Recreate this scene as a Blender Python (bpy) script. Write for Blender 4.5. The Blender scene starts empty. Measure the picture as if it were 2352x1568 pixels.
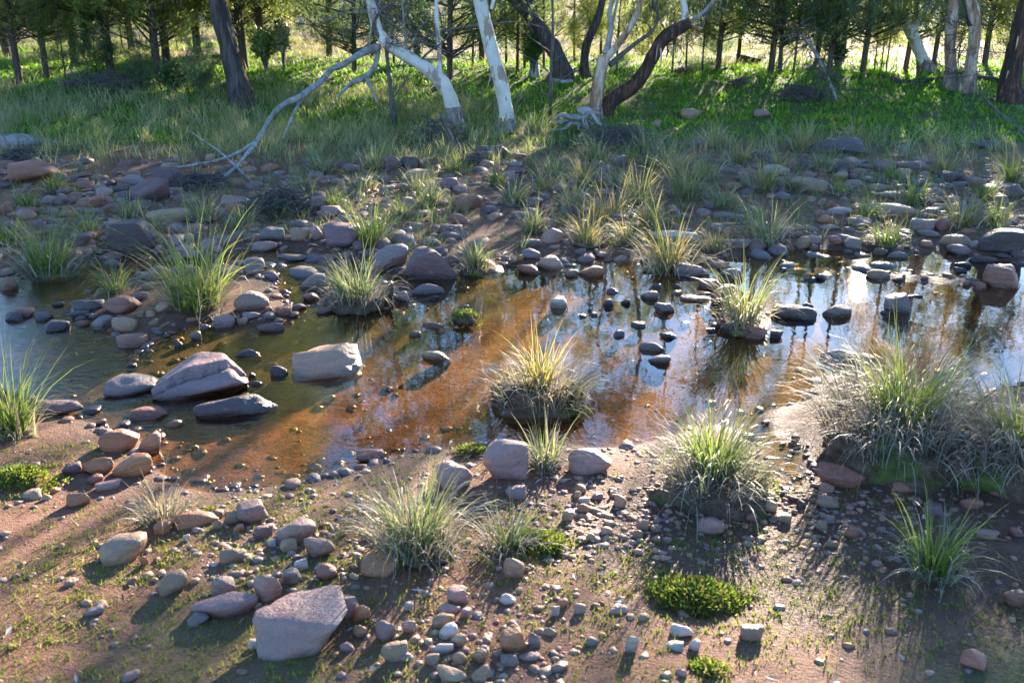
import bpy, math
import numpy as np
from mathutils import Vector

# ------------------------------------------------------------------ camera, sky, sun, exposure
SC = bpy.context.scene
COL = SC.collection
CAM_H, PITCH, F = 1.75, math.radians(20.3), 2352 * 35 / 36.0      # F in pixels of a 2352 x 1568 frame
cam_d = bpy.data.cameras.new('camera'); cam = bpy.data.objects.new('camera', cam_d); COL.objects.link(cam)
cam.location = (0, 0, CAM_H); cam.rotation_euler = (math.pi / 2 - PITCH, 0, 0)
cam_d.lens = 35; cam_d.sensor_width = 36; cam_d.clip_start = 0.05; cam_d.clip_end = 3000
cam_d.dof.use_dof = True; cam_d.dof.focus_distance = 5.8; cam_d.dof.aperture_fstop = 6.3
SC.camera = cam
CP, SP = math.cos(PITCH), math.sin(PITCH)

def ray(u, v):
    """direction of a photo pixel (2352 x 1568), scaled so that depth along the view axis is 1"""
    u = np.asarray(u, float); v = np.asarray(v, float)
    a = (u - 1176) / F; b = -(v - 784) / F
    return np.stack([a, CP + b * SP, -SP + b * CP], -1)

g = ray(1970, 645)
SUN_AZ = math.atan2(g[0], g[1]); SUN_EL = math.atan2(-g[2], math.hypot(g[0], g[1]))
S = Vector((math.sin(SUN_AZ) * math.cos(SUN_EL), math.cos(SUN_AZ) * math.cos(SUN_EL), math.sin(SUN_EL)))
w = bpy.data.worlds.new('World'); SC.world = w; w.use_nodes = True
nt = w.node_tree; nt.nodes.clear()
sky = nt.nodes.new('ShaderNodeTexSky'); sky.sky_type = 'NISHITA'; sky.sun_disc = False
sky.sun_elevation = SUN_EL; sky.sun_rotation = SUN_AZ; sky.air_density = 1.0; sky.dust_density = 0.15; sky.ozone_density = 5.0
bg = nt.nodes.new('ShaderNodeBackground'); bg.inputs[1].default_value = 0.10
wo = nt.nodes.new('ShaderNodeOutputWorld')
nt.links.new(sky.outputs[0], bg.inputs[0]); nt.links.new(bg.outputs[0], wo.inputs[0])
sun_d = bpy.data.lights.new('sun', 'SUN'); sun_d.energy = 5.0; sun_d.angle = math.radians(0.5); sun_d.color = (1.0, 0.86, 0.68)
sun = bpy.data.objects.new('sun', sun_d); COL.objects.link(sun)
sun.rotation_euler = (-S).to_track_quat('-Z', 'Y').to_euler(); sun.location = S * 60
SC.view_settings.view_transform = 'Standard'; SC.view_settings.look = 'None'
SC.view_settings.exposure = 2.58; SC.view_settings.gamma = 1.0; SC.view_settings.use_curve_mapping = False
SC.render.engine = 'CYCLES'
SC.cycles.use_denoising = True
try:
    SC.cycles.denoiser = 'OPENIMAGEDENOISE'
except Exception:
    pass
SC.cycles.use_adaptive_sampling = True; SC.cycles.adaptive_threshold = 0.02; SC.cycles.max_bounces = 6; SC.cycles.diffuse_bounces = 3; SC.cycles.glossy_bounces = 3; SC.cycles.transparent_max_bounces = 8; SC.cycles.caustics_reflective = False; SC.cycles.caustics_refractive = False

RNG = np.random.default_rng(11)

# ------------------------------------------------------------------ numeric helpers
def hash2(ix, iy, s):
    h = (ix.astype(np.int64) * 374761393 + iy.astype(np.int64) * 668265263 + s * 974711) & 0xffffffff
    h = ((h ^ (h >> 13)) * 1274126177) & 0xffffffff
    return ((h ^ (h >> 16)) & 0xffffff) / float(0xffffff)

def vnoise(x, y, s=0):
    ix = np.floor(x); iy = np.floor(y); fx = x - ix; fy = y - iy
    fx = fx * fx * (3 - 2 * fx); fy = fy * fy * (3 - 2 * fy)
    a = hash2(ix, iy, s); b = hash2(ix + 1, iy, s); c = hash2(ix, iy + 1, s); d = hash2(ix + 1, iy + 1, s)
    return (a + (b - a) * fx) * (1 - fy) + (c + (d - c) * fx) * fy

def fbm(x, y, s=0, o=4):
    t = 0; a = 0.5
    for k in range(o):
        t = t + a * (vnoise(x * 2 ** k, y * 2 ** k, s + k * 7) - 0.5); a *= 0.5
    return t

def smooth(a, b, x):
    t = np.clip((x - a) / (b - a), 0, 1); return t * t * (3 - 2 * t)

def sdf(poly, x, y):
    """signed distance to a polygon, negative inside"""
    P = np.asarray(poly, float); d2 = np.full(x.shape, 1e9); ins = np.zeros(x.shape, bool)
    for i in range(len(P)):
        ax, ay = P[i]; bx, by = P[(i + 1) % len(P)]
        ex, ey = bx - ax, by - ay; wx, wy = x - ax, y - ay
        t = np.clip((wx * ex + wy * ey) / (ex * ex + ey * ey + 1e-12), 0, 1)
        d2 = np.minimum(d2, (wx - ex * t) ** 2 + (wy - ey * t) ** 2)
        c = ((ay > y) != (by > y)); xx = ax + (y - ay) / (by - ay if by != ay else 1e-12) * (bx - ax)
        ins ^= c & (x < xx)
    return np.where(ins, -1, 1) * np.sqrt(d2)

def on_plane(u, v, z=0.0):
    d = ray(u, v); t = (z - CAM_H) / d[..., 2]
    return np.stack([d[..., 0] * t, d[..., 1] * t], -1)

# ------------------------------------------------------------------ the shoreline and the terrain
far_px = [(-250, 660), (0, 630), (120, 622), (185, 600), (245, 588), (330, 585), (470, 592), (560, 577), (640, 572), (700, 578), (800, 592), (870, 622),
          (940, 634), (1050, 634), (1150, 612), (1230, 608), (1290, 590), (1400, 592), (1480, 604), (1560, 598), (1640, 600), (1700, 590), (1800, 578),
          (1860, 571), (1960, 577), (2080, 586), (2170, 574), (2230, 590), (2352, 606), (2700, 610)]
near_px = [(2700, 905), (2352, 880), (2240, 900), (2120, 880), (2000, 850), (1930, 850), (1870, 890), (1830, 925), (1760, 945), (1740, 960), (1770, 985), (1800, 1015), (1845, 1040),
           (1850, 1085), (1838, 1125), (1790, 1128), (1765, 1085), (1745, 1020), (1705, 985), (1640, 975), (1580, 985), (1530, 1000), (1480, 1018), (1400, 1030),
           (1300, 1018), (1190, 1018), (1100, 1020), (1000, 1034), (900, 1048), (830, 1068), (720, 1096), (600, 1122), (470, 1132), (390, 1112), (350, 1062),
           (320, 1010), (240, 985), (150, 950), (70, 925), (0, 900), (-250, 850)]
A = on_plane(*np.array(far_px, float).T); B = on_plane(*np.array(near_px, float).T)
POOL = np.concatenate([[[-16, 7.4]], A, [[16, 8.0]], [[16, 6.3]], B, [[-16, 5.0]]])
ISL = [on_plane(*np.array(p, float).T) for p in (
    [(195, 690), (260, 650), (380, 640), (480, 612), (560, 608), (625, 640), (650, 690), (690, 712), (640, 750), (560, 742), (470, 738), (380, 770), (330, 800), (255, 765), (215, 735), (140, 720)],
    [(735, 702), (760, 660), (840, 640), (900, 655), (945, 680), (905, 702), (820, 712)],
    [(1985, 634), (2060, 629), (2160, 637), (2250, 640), (2260, 660), (2180, 655), (2060, 646)],
    [(1640, 740), (1680, 700), (1740, 700), (1775, 740), (1730, 765), (1670, 765)])]

def water_sd(x, y):
    s = sdf(POOL, x, y)
    for I in ISL: s = np.maximum(s, -sdf(I, x, y))
    return s

def terrain(x, y, sd=None):
    x = np.asarray(x, float); y = np.asarray(y, float)
    if sd is None: sd = water_sd(x, y)
    n1 = fbm(x * 0.9, y * 0.9, 3); n2 = fbm(x * 5, y * 5, 9, 3)
    s = np.maximum(sd, 0)
    mid = 4.9 + 0.12 * np.abs(x) * 0
    wf = smooth(mid - 0.5, mid + 0.5, y)
    far = 0.05 * (1 - np.exp(-s / 0.25)) + 0.07 * smooth(0.4, 4.5, s) + 0.36 * smooth(4.2, 8.2, s) + 0.012 * np.maximum(s - 8, 0) * (1 - smooth(30, 90, s)) + 0.9 * smooth(60, 300, s)
    far = far + n1 * (0.10 * smooth(0.3, 3, s) + 0.25 * smooth(5, 12, s)) + n2 * 0.035 * smooth(0.02, 0.5, s)
    near = 0.035 * (1 - np.exp(-s / 0.15)) + 0.10 * smooth(0.1, 2.0, s) + 0.2 * smooth(2, 8, s) + n1 * 0.06 * smooth(0.1, 1.0, s) + n2 * 0.03 * smooth(0.02, 0.4, s)
    land = np.maximum(near * (1 - wf) + far * wf, 0.0) + 0.004 * smooth(0, .03, s)
    bed = -0.045 * (1 - np.exp(np.minimum(sd, 0) / 0.25)) + n2 * 0.03 * smooth(0.05, 0.3, -sd)
    bed = np.minimum(bed, -0.002)
    return np.where(sd > 0, land, bed)

def on_ground(u, v, surf=True):
    """photo pixel -> the point of the ground (or the water's surface) it shows"""
    u = np.atleast_1d(np.asarray(u, float)); v = np.atleast_1d(np.asarray(v, float))
    d = ray(u, v); z = np.zeros(u.shape)
    for _ in range(14):
        t = (z - CAM_H) / np.minimum(d[:, 2], -0.012); p = d * t[:, None]
        zz = terrain(p[:, 0], p[:, 1]); zz = np.maximum(zz, 0) if surf else zz
        z = 0.5 * z + 0.5 * zz
    p[:, 2] = z
    return p

def ground1(u, v): return on_ground(u, v)[0]

def at_depth(u, v, Y):
    d = ray(u, v); t = Y / d[..., 1]
    p = d * np.asarray(t)[..., None]; p[..., 2] += CAM_H
    return p

def mirrored(u, v, Y):
    """the point at distance Y that the pool shows mirrored at this pixel"""
    d = ray(u, v); t = Y / d[1]
    return np.array([d[0] * t, Y, -d[2] * t - CAM_H])

def project(P):
    q = P - np.array([0, 0, CAM_H]); dep = q[:, 1] * CP - q[:, 2] * SP; up = q[:, 1] * SP + q[:, 2] * CP
    dep = np.where(dep < 0.05, 0.05, dep)
    return 1176 + F * q[:, 0] / dep, 784 - F * up / dep, dep

# ------------------------------------------------------------------ mesh helpers
def mk_mesh(name, V, Fc, mat=None, col=None, smooth_=True):
    me = bpy.data.meshes.new(name); V = np.ascontiguousarray(V, np.float32); Fc = np.ascontiguousarray(Fc, np.int32)
    k = Fc.shape[1]; n = len(Fc)
    me.vertices.add(len(V)); me.vertices.foreach_set('co', V.ravel())
    me.loops.add(n * k); me.loops.foreach_set('vertex_index', Fc.ravel())
    me.polygons.add(n); me.polygons.foreach_set('loop_start', np.arange(0, n * k, k, dtype=np.int32))
    me.polygons.foreach_set('use_smooth', np.full(n, smooth_, bool))
    me.update(calc_edges=True)
    if col is not None:
        a = me.attributes.new('col', 'FLOAT_COLOR', 'POINT')
        c = np.ones((len(V), 4), np.float32); c[:, :col.shape[1]] = col; a.data.foreach_set('color', c.ravel())
    if mat is not None: me.materials.append(mat)
    return me

def link(name, me, parent=None, loc=(0, 0, 0)):
    o = bpy.data.objects.new(name, me); COL.objects.link(o); o.location = loc
    if parent is not None: o.parent = parent
    return o

def tag(o, label=None, cat=None, group=None, kind=None):
    if label: o['label'] = label
    if cat: o['category'] = cat
    if group: o['group'] = group
    if kind: o['kind'] = kind
    return o

def cat_parts(parts):
    V, Fc, C = [], [], []; off = 0
    for v, f, c in parts:
        V.append(v); Fc.append(f + off); C.append(c); off += len(v)
    return np.concatenate(V), np.concatenate(Fc), (np.concatenate(C) if C[0] is not None else None)

def tube(path, rad, sides=8, lump=0.0, seed=0, subdiv=1):
    P = np.asarray(path, float); R = np.asarray(rad, float)
    if subdiv > 1:                                   # Catmull-Rom refinement
        n = len(P); t = np.linspace(0, n - 1, (n - 1) * subdiv + 1); i = np.clip(t.astype(int), 0, n - 2); f = (t - i)[:, None]
        g0 = P[np.clip(i - 1, 0, n - 1)]; g1 = P[i]; g2 = P[i + 1]; g3 = P[np.clip(i + 2, 0, n - 1)]
        R = R[i] * (1 - f[:, 0]) + R[i + 1] * f[:, 0]
        P = 0.5 * (2 * g1 + (g2 - g0) * f + (2 * g0 - 5 * g1 + 4 * g2 - g3) * f ** 2 + (3 * g1 - g0 - 3 * g2 + g3) * f ** 3)
    n = len(P); T = np.gradient(P, axis=0); T /= np.linalg.norm(T, axis=1)[:, None] + 1e-9
    ref = np.array([0, 1.0, 0.0]) if abs(T[0] @ np.array([0, 1.0, 0])) < 0.9 else np.array([1.0, 0, 0])
    U = np.zeros((n, 3)); u = ref
    for i in range(n):
        u = u - (u @ T[i]) * T[i]; u /= np.linalg.norm(u) + 1e-9; U[i] = u
    W = np.cross(T, U); a = np.arange(sides) * 2 * np.pi / sides
    r = R[:, None] * np.ones((1, sides))
    if lump:
        ii, jj = np.meshgrid(np.arange(n), np.arange(sides), indexing='ij')
        r = r * (1 + lump * (2 * vnoise(ii * 0.45 + seed, np.abs(jj - sides / 2) * 0.9, seed) - 1) + 0.5 * lump * (2 * vnoise(ii * 1.1, np.abs(jj - sides / 2) * 1.7 + seed, seed + 5) - 1))
    V = P[:, None, :] + r[..., None] * (np.cos(a)[None, :, None] * U[:, None] + np.sin(a)[None, :, None] * W[:, None])
    V = V.reshape(-1, 3)
    i, j = np.meshgrid(np.arange(n - 1), np.arange(sides), indexing='ij'); j2 = (j + 1) % sides
    Q = np.stack([i * sides + j, i * sides + j2, (i + 1) * sides + j2, (i + 1) * sides + j], -1).reshape(-1, 4)
    return V, Q

def tubes(specs, sides=6, lump=0.1, subdiv=1):
    out = []
    for k, (p, r) in enumerate(specs):
        v, q = tube(p, r, sides, lump, k * 3 + 1, subdiv); out.append((v, q, None))
    v, q, _ = cat_parts(out); return v, q

def blades(base, az, th0, dth, L, wd, col, seg=4, twist=None, zmin=None, tipcol=None):
    n = len(base); pts = np.zeros((n, seg + 1, 3)); pts[:, 0] = base
    hd = np.stack([np.cos(az), np.sin(az), np.zeros(n)], -1)
    for j in range(1, seg + 1):
        th = th0 + dth * ((j - 0.5) / seg) ** 1.4
        pts[:, j] = pts[:, j - 1] + (L / seg)[:, None] * (hd * np.sin(th)[:, None] + np.array([0, 0, 1.0]) * np.cos(th)[:, None])
    if zmin is not None: pts[..., 2] = np.maximum(pts[..., 2], np.asarray(zmin).reshape(-1, 1) if np.ndim(zmin) else zmin)
    if twist is None: twist = RNG.uniform(0, np.pi, n)
    wv = np.stack([-np.sin(az + twist), np.cos(az + twist), np.zeros(n)], -1)
    t = np.linspace(0, 1, seg + 1); ww = 0.5 * wd[:, None] * np.maximum(1 - t ** 2.2, 0.06)[None]
    V = np.stack([pts - wv[:, None] * ww[..., None], pts + wv[:, None] * ww[..., None]], 2).reshape(-1, 3)
    b = np.arange(n)[:, None] * (seg + 1) * 2; j = np.arange(seg)[None] * 2
    Q = np.stack([b + j, b + j + 1, b + j + 3, b + j + 2], -1).reshape(-1, 4)
    if tipcol is None: C = np.repeat(col, (seg + 1) * 2, 0)
    else:
        tt = (t ** 2)[None, :, None]; C = col[:, None] * (1 - tt) + tipcol[:, None] * tt
        C = np.repeat(C, 2, axis=1).reshape(-1, 3)
    return V, Q, C

def leaves(c, d, L, wd, col, seed=0, fold=0.0):
    """one rhombic leaf quad each: c base point, d unit direction"""
    n = len(c); r = np.random.default_rng(seed); q = r.normal(size=(n, 3)); s = np.cross(d, q); s /= np.linalg.norm(s, axis=1)[:, None] + 1e-9
    m = c + d * (L * 0.45)[:, None]; up = np.cross(s, d) * (fold * wd)[:, None]
    V = np.stack([c, m - s * (wd / 2)[:, None] + up, c + d * L[:, None], m + s * (wd / 2)[:, None] + up], 1).reshape(-1, 3)
    Q = np.arange(n * 4).reshape(-1, 4)
    return V, Q, np.repeat(col, 4, 0)

def unit(v): return v / (np.linalg.norm(v, axis=-1, keepdims=True) + 1e-9)

def pick(pal, n, jit=0.15, rng=None):
    rng = rng or RNG; pal = np.asarray(pal, float); k = rng.integers(0, len(pal), n); k2 = rng.integers(0, len(pal), n); f = rng.random((n, 1)) * 0.5
    return np.clip((pal[k] * (1 - f) + pal[k2] * f) * rng.uniform(1 - jit, 1 + jit, (n, 1)), 0, 1)

# ------------------------------------------------------------------ materials
class M:
    def __init__(s, name):
        s.m = bpy.data.materials.new(name); s.m.use_nodes = True; s.t = s.m.node_tree; s.t.nodes.clear()
        s.out = s.t.nodes.new('ShaderNodeOutputMaterial')
    def n(s, typ, **kw):
        x = s.t.nodes.new('ShaderNode' + typ)
        for k, v in kw.items():
            if k.startswith('_'): setattr(x, k[1:], v)
        return x
    def set(s, x, **kw):
        for k, v in kw.items():
            key = k.replace('_', ' ')
            sock = x.inputs[key] if key in x.inputs else x.inputs[int(k[1:])]
            if hasattr(v, 'links') and hasattr(v, 'is_output'): s.t.links.new(v, sock)
            else: sock.default_value = v if not (isinstance(v, tuple) and len(v) == 3 and sock.type == 'RGBA') else (*v, 1)
        return x
    def attr(s, name): x = s.n('Attribute', _attribute_name=name); return x
    def noise(s, vec, scale, detail=4, rough=0.55, dist=0.0):
        x = s.n('TexNoise'); s.set(x, Scale=scale, Detail=detail, Roughness=rough, Distortion=dist)
        if vec is not None: s.t.links.new(vec, x.inputs['Vector'])
        return x.outputs['Fac']
    def ramp(s, fac, stops):
        x = s.n('ValToRGB'); e = x.color_ramp.elements
        while len(e) < len(stops): e.new(0.5)
        for el, (p, c) in zip(e, stops): el.position = p; el.color = (*c, 1) if isinstance(c, tuple) else (c, c, c, 1)
        s.t.links.new(fac, x.inputs[0]); return x.outputs[0]
    def mix(s, fac, a, b, mode='MIX'):
        x = s.n('Mix', _data_type='RGBA', _blend_type=mode)
        for sock, v in ((x.inputs[0], fac), (x.inputs[6], a), (x.inputs[7], b)):
            if hasattr(v, 'is_output'): s.t.links.new(v, sock)
            else: sock.default_value = (*v, 1) if isinstance(v, tuple) else v
        return x.outputs[2]
    def math(s, op, a, b=0.0, clamp=False):
        x = s.n('Math', _operation=op, _use_clamp=clamp)
        for i, v in enumerate((a, b)):
            if hasattr(v, 'is_output'): s.t.links.new(v, x.inputs[i])
            else: x.inputs[i].default_value = v
        return x.outputs[0]
    def bump(s, h, strength=0.3, dist=0.02, normal=None):
        x = s.n('Bump'); x.inputs['Strength'].default_value = strength; x.inputs['Distance'].default_value = dist
        s.t.links.new(h, x.inputs['Height'])
        if normal is not None: s.t.links.new(normal, x.inputs['Normal'])
        return x.outputs[0]
    def scale(s, vec, sc):
        x = s.n('Mapping'); x.inputs['Scale'].default_value = sc; s.t.links.new(vec, x.inputs[0]); return x.outputs[0]
    def pos(s): return s.n('NewGeometry').outputs['Position']
    def obj(s): return s.n('TexCoord').outputs['Object']
    def principled(s, color, rough, normal=None, spec=0.5):
        x = s.n('BsdfPrincipled')
        for k, v in (('Base Color', color), ('Roughness', rough), ('Specular IOR Level', spec)):
            if hasattr(v, 'is_output'): s.t.links.new(v, x.inputs[k])
            else: x.inputs[k].default_value = (*v, 1) if isinstance(v, tuple) else v
        if normal is not None: s.t.links.new(normal, x.inputs['Normal'])
        return x.outputs[0]
    def surf(s, sh): s.t.links.new(sh, s.out.inputs['Surface']); return s.m

def leaf_mat(name, trans=0.45, rough=0.5, spec=0.35, gain=1.25):
    m = M(name); c = m.attr('col').outputs['Color']
    p = m.principled(c, rough, None, spec)
    t = m.n('BsdfTranslucent'); m.t.links.new(m.mix(1.0, c, (gain, gain, gain * 0.75), 'MULTIPLY'), t.inputs[0])
    x = m.n('MixShader'); x.inputs[0].default_value = trans; m.t.links.new(p, x.inputs[1]); m.t.links.new(t.outputs[0], x.inputs[2])
    return m.surf(x.outputs[0])

MAT = {}
MAT['blade'] = leaf_mat('grass_blade', 0.5, 0.45, 0.4, 1.35)
MAT['dry'] = leaf_mat('dry_blade', 0.3, 0.6, 0.3, 1.1)
MAT['gumleaf'] = leaf_mat('gum_leaf', 0.35, 0.4, 0.5, 1.2)
MAT['pine'] = leaf_mat('cypress_foliage', 0.6, 0.6, 0.25, 1.7)
MAT['herb'] = leaf_mat('herb_leaf', 0.5, 0.5, 0.3, 1.3)

def rock_mat():
    m = M('river_stone'); oi = m.n('ObjectInfo'); o = m.obj(); p = m.pos()
    rnd = m.n('Combine' + 'XYZ'); m.t.links.new(m.math('MULTIPLY', oi.outputs['Random'], 37.0), rnd.inputs[0]); m.t.links.new(m.math('MULTIPLY', oi.outputs['Random'], 91.0), rnd.inputs[2])
    ad = m.n('VectorMath', _operation='ADD'); m.t.links.new(p, ad.inputs[0]); m.t.links.new(rnd.outputs[0], ad.inputs[1]); q = ad.outputs[0]
    n1 = m.noise(q, 9, 5, 0.6); n2 = m.noise(q, 60, 4, 0.7)
    rot = m.n('Mapping'); rot.inputs['Rotation'].default_value = (0.5, 0.4, 0.2); rot.inputs['Scale'].default_value = (3, 3, 34); m.t.links.new(q, rot.inputs[0])
    band = m.noise(rot.outputs[0], 1.0, 3, 0.6, 0.6)
    base = oi.outputs['Color']
    c = m.mix(m.ramp(n1, [(0.35, 0.0), (0.7, 0.75)]), base, m.mix(1.0, base, (1.25, 0.95, 0.82), 'MULTIPLY'))
    c = m.mix(m.math('MULTIPLY', m.ramp(band, [(0.42, 0.0), (0.6, 1.0)]), 0.38), c, m.mix(1.0, c, (0.62, 0.58, 0.62), 'MULTIPLY'))
    c = m.mix(m.ramp(n2, [(0.3, 0.35), (0.55, 0.0)]), c, m.mix(1.0, c, (0.45, 0.42, 0.42), 'MULTIPLY'))
    c = m.mix(m.ramp(m.noise(q, 26, 5, 0.7), [(0.60, 0.0), (0.72, 0.35)]), c, (0.42, 0.40, 0.36))      # pale lichen and mineral spots
    sep = m.n('SeparateXYZ'); m.t.links.new(p, sep.inputs[0])
    zz = m.math('ADD', sep.outputs[2], m.math('MULTIPLY', m.math('SUBTRACT', n1, 0.5), 0.05))
    wet = m.ramp(zz, [(0.012, 1.0), (0.035, 0.0)])                                                   # stone soaked by the creek
    c = m.mix(wet, c, m.mix(1.0, c, (0.42, 0.38, 0.36), 'MULTIPLY'))
    rough = m.mix(wet, (0.58, 0.58, 0.58), (0.22, 0.22, 0.22))
    h = m.math('ADD', m.math('MULTIPLY', n1, 0.7), m.math('ADD', m.math('MULTIPLY', n2, 0.35), m.math('MULTIPLY', band, 0.35)))
    return m.surf(m.principled(c, rough, m.bump(h, 0.9, 0.022), 0.45))
MAT['rock'] = rock_mat()

def cobble_mat():
    m = M('cobble_stone'); p = m.pos(); c = m.attr('col').outputs['Color']
    n1 = m.noise(p, 30, 4, 0.65); n2 = m.noise(p, 120, 3, 0.6)
    c = m.mix(m.ramp(n1, [(0.4, 0.0), (0.7, 0.8)]), c, m.mix(1.0, c, (0.65, 0.58, 0.55), 'MULTIPLY'))
    sep = m.n('SeparateXYZ'); m.t.links.new(p, sep.inputs[0]); wet = m.ramp(sep.outputs[2], [(0.006, 1.0), (0.022, 0.0)])
    c = m.mix(wet, c, m.mix(1.0, c, (0.45, 0.4, 0.36), 'MULTIPLY'))
    return m.surf(m.principled(c, m.mix(wet, (0.6, 0.6, 0.6), (0.25, 0.25, 0.25)), m.bump(m.math('ADD', n1, n2), 0.4, 0.01), 0.45))
MAT['cobble'] = cobble_mat()

def ground_mat():
    m = M('creek_ground'); p = m.pos(); a = m.attr('col'); sp = m.n('SeparateColor'); m.t.links.new(a.outputs['Color'], sp.inputs[0])
    wet, green, bed = sp.outputs[0], sp.outputs[1], sp.outputs[2]
    n1 = m.noise(p, 1.6, 5, 0.6); n2 = m.noise(p, 14, 6, 0.65); n3 = m.noise(p, 95, 4, 0.7)
    soil = m.ramp(n2, [(0.3, (0.12, 0.046, 0.026)), (0.5, (0.24, 0.098, 0.053)), (0.72, (0.33, 0.16, 0.095))])
    soil = m.mix(m.ramp(n1, [(0.35, 0.0), (0.7, 0.6)]), soil, (0.25, 0.145, 0.095))
    soil = m.mix(m.ramp(n3, [(0.56, 0.0), (0.72, 0.55)]), soil, (0.32, 0.235, 0.18))
    gr = m.ramp(n3, [(0.3, (0.035, 0.05, 0.012)), (0.6, (0.10, 0.135, 0.03)), (0.8, (0.2, 0.2, 0.07))])
    gfac = m.math('MULTIPLY', m.ramp(m.math('ADD', m.math('MULTIPLY', n2, 0.6), m.math('MULTIPLY', green, 0.75)), [(0.52, 0.0), (0.75, 1.0)]), m.math('MULTIPLY', green, 1.2, True))
    c = m.mix(gfac, soil, gr)
    c = m.mix(wet, c, m.mix(1.0, c, (0.36, 0.34, 0.36), 'MULTIPLY'))
    vo = m.n('TexVoronoi'); m.set(vo, Scale=26.0, Randomness=1.0); m.t.links.new(m.scale(p, (1, 1.3, 1)), vo.inputs['Vector'])
    sed = m.ramp(m.noise(p, 17, 7, 0.78, 1.2), [(0.34, (0.008, 0.003, 0.001)), (0.46, (0.07, 0.015, 0.002)), (0.58, (0.20, 0.046, 0.005)), (0.74, (0.34, 0.105, 0.016))])
    sed = m.mix(m.ramp(vo.outputs['Distance'], [(0.15, 0.55), (0.45, 0.0)]), sed, m.mix(1.0, sed, (0.35, 0.28, 0.25), 'MULTIPLY'))
    xs = m.n('SeparateXYZ'); m.t.links.new(p, xs.inputs[0])
    q = m.math('ADD', m.math('SUBTRACT', xs.outputs[0], m.math('MULTIPLY', m.math('SUBTRACT', xs.outputs[1], 4.2), 0.9)), m.math('MULTIPLY', m.math('SUBTRACT', n1, 0.5), 0.9))
    silt = m.ramp(n2, [(0.3, (0.010, 0.008, 0.004)), (0.6, (0.055, 0.042, 0.016)), (0.8, (0.13, 0.08, 0.03))])                 # olive silt where the stream runs
    shaded_bed = m.ramp(m.noise(p, 17, 6, 0.75, 1.0), [(0.3, (0.012, 0.005, 0.002)), (0.55, (0.07, 0.022, 0.006)), (0.75, (0.17, 0.06, 0.015))])   # shade painted into the bed colour at the still end
    sed = m.mix(m.ramp(m.math('ADD', m.math('MULTIPLY', q, 0.5), 1.0), [(0.36, 0.95), (0.56, 0.0)]), sed, silt)
    sed = m.mix(m.ramp(m.math('ADD', xs.outputs[0], m.math('MULTIPLY', m.math('SUBTRACT', n1, 0.5), 0.9)), [(0.45, 0.0), (0.95, 0.92)]), sed, shaded_bed)
    c = m.mix(bed, c, sed)
    rough = m.mix(wet, (0.85, 0.85, 0.85), m.ramp(n3, [(0.4, 0.38), (0.65, 0.8)]))
    h = m.math('ADD', m.math('MULTIPLY', n2, 0.6), m.math('MULTIPLY', n3, 0.5))
    return m.surf(m.principled(c, rough, m.bump(h, 1.0, 0.05), 0.32))
MAT['ground'] = ground_mat()

def water_mat():
    m = M('creek_water'); p = m.pos(); xs = m.n('SeparateXYZ'); m.t.links.new(p, xs.inputs[0])
    calm = m.noise(m.scale(p, (1, 1.0, 1)), 9, 3, 0.5, 0.3)
    flow = m.noise(m.scale(p, (9, 26, 1)), 1.0, 4, 0.6, 1.2)
    fl = m.ramp(m.math('ADD', m.math('MULTIPLY', xs.outputs[0], 0.3), 1.0), [(0.45, 1.0), (0.8, 0.0)])
    fine = m.noise(m.scale(p, (30, 34, 1)), 1.0, 2, 0.5, 0.6)
    h = m.math('ADD', m.math('ADD', calm, m.math('MULTIPLY', fine, 0.10)), m.math('MULTIPLY', m.math('MULTIPLY', flow, fl), 8.0))
    nb = m.bump(h, 0.10, 0.005)
    fr = m.n('Fresnel'); bf = m.n('NewGeometry').outputs['Backfacing']   # light leaving the bed crosses the surface as light entering it does
    m.t.links.new(m.math('ADD', 1.5, m.math('MULTIPLY', bf, 1 / 1.5 - 1.5)), fr.inputs['IOR']); m.t.links.new(nb, fr.inputs['Normal'])
    gl = m.n('BsdfGlossy'); gl.inputs['Roughness'].default_value = 0.012; m.t.links.new(nb, gl.inputs['Normal']); gl.inputs[0].default_value = (1, 1, 1, 1)
    tr = m.n('BsdfTransparent'); tr.inputs[0].default_value = (0.94, 0.76, 0.50, 1)
    x = m.n('MixShader'); m.t.links.new(fr.outputs[0], x.inputs[0]); m.t.links.new(tr.outputs[0], x.inputs[1]); m.t.links.new(gl.outputs[0], x.inputs[2])
    return m.surf(x.outputs[0])
MAT['water'] = water_mat()

def bark(name, stops, sc=(5, 5, 1.2), scale=3.0, rough=0.75, bumpd=0.01, spots=None, bs=0.6):
    m = M(name); o = m.pos(); v = m.scale(o, sc); n = m.noise(v, scale, 5, 0.65, 0.5); n2 = m.noise(o, 40, 4, 0.7)
    c = m.ramp(n, stops)
    if spots: c = m.mix(m.ramp(m.noise(m.scale(o, (1, 1, 0.45)), 7, 4, 0.6), [(0.56, 0.0), (0.60, 1.0)]), c, spots)
    h = m.math('ADD', n, m.math('MULTIPLY', n2, 0.3))
    return m.surf(m.principled(c, rough, m.bump(h, bs, bumpd), 0.3))
MAT['white_bark'] = bark('white_gum_bark', [(0.3, (0.36, 0.29, 0.22)), (0.45, (0.53, 0.48, 0.41)), (0.65, (0.62, 0.59, 0.54))], (1, 1, 0.5), 6, 0.6, 0.004, (0.30, 0.22, 0.16), 0.35)
MAT['rough_bark'] = bark('rough_gum_bark', [(0.3, (0.02, 0.016, 0.015)), (0.5, (0.06, 0.048, 0.044)), (0.7, (0.13, 0.11, 0.10))], (9, 9, 0.8), 3, 0.9, 0.03, None, 1.0)
MAT['red_bark'] = bark('charred_red_bark', [(0.3, (0.018, 0.014, 0.013)), (0.5, (0.05, 0.033, 0.027)), (0.72, (0.24, 0.10, 0.045))], (8, 8, 0.9), 3, 0.9, 0.03, None, 1.0)
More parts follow.
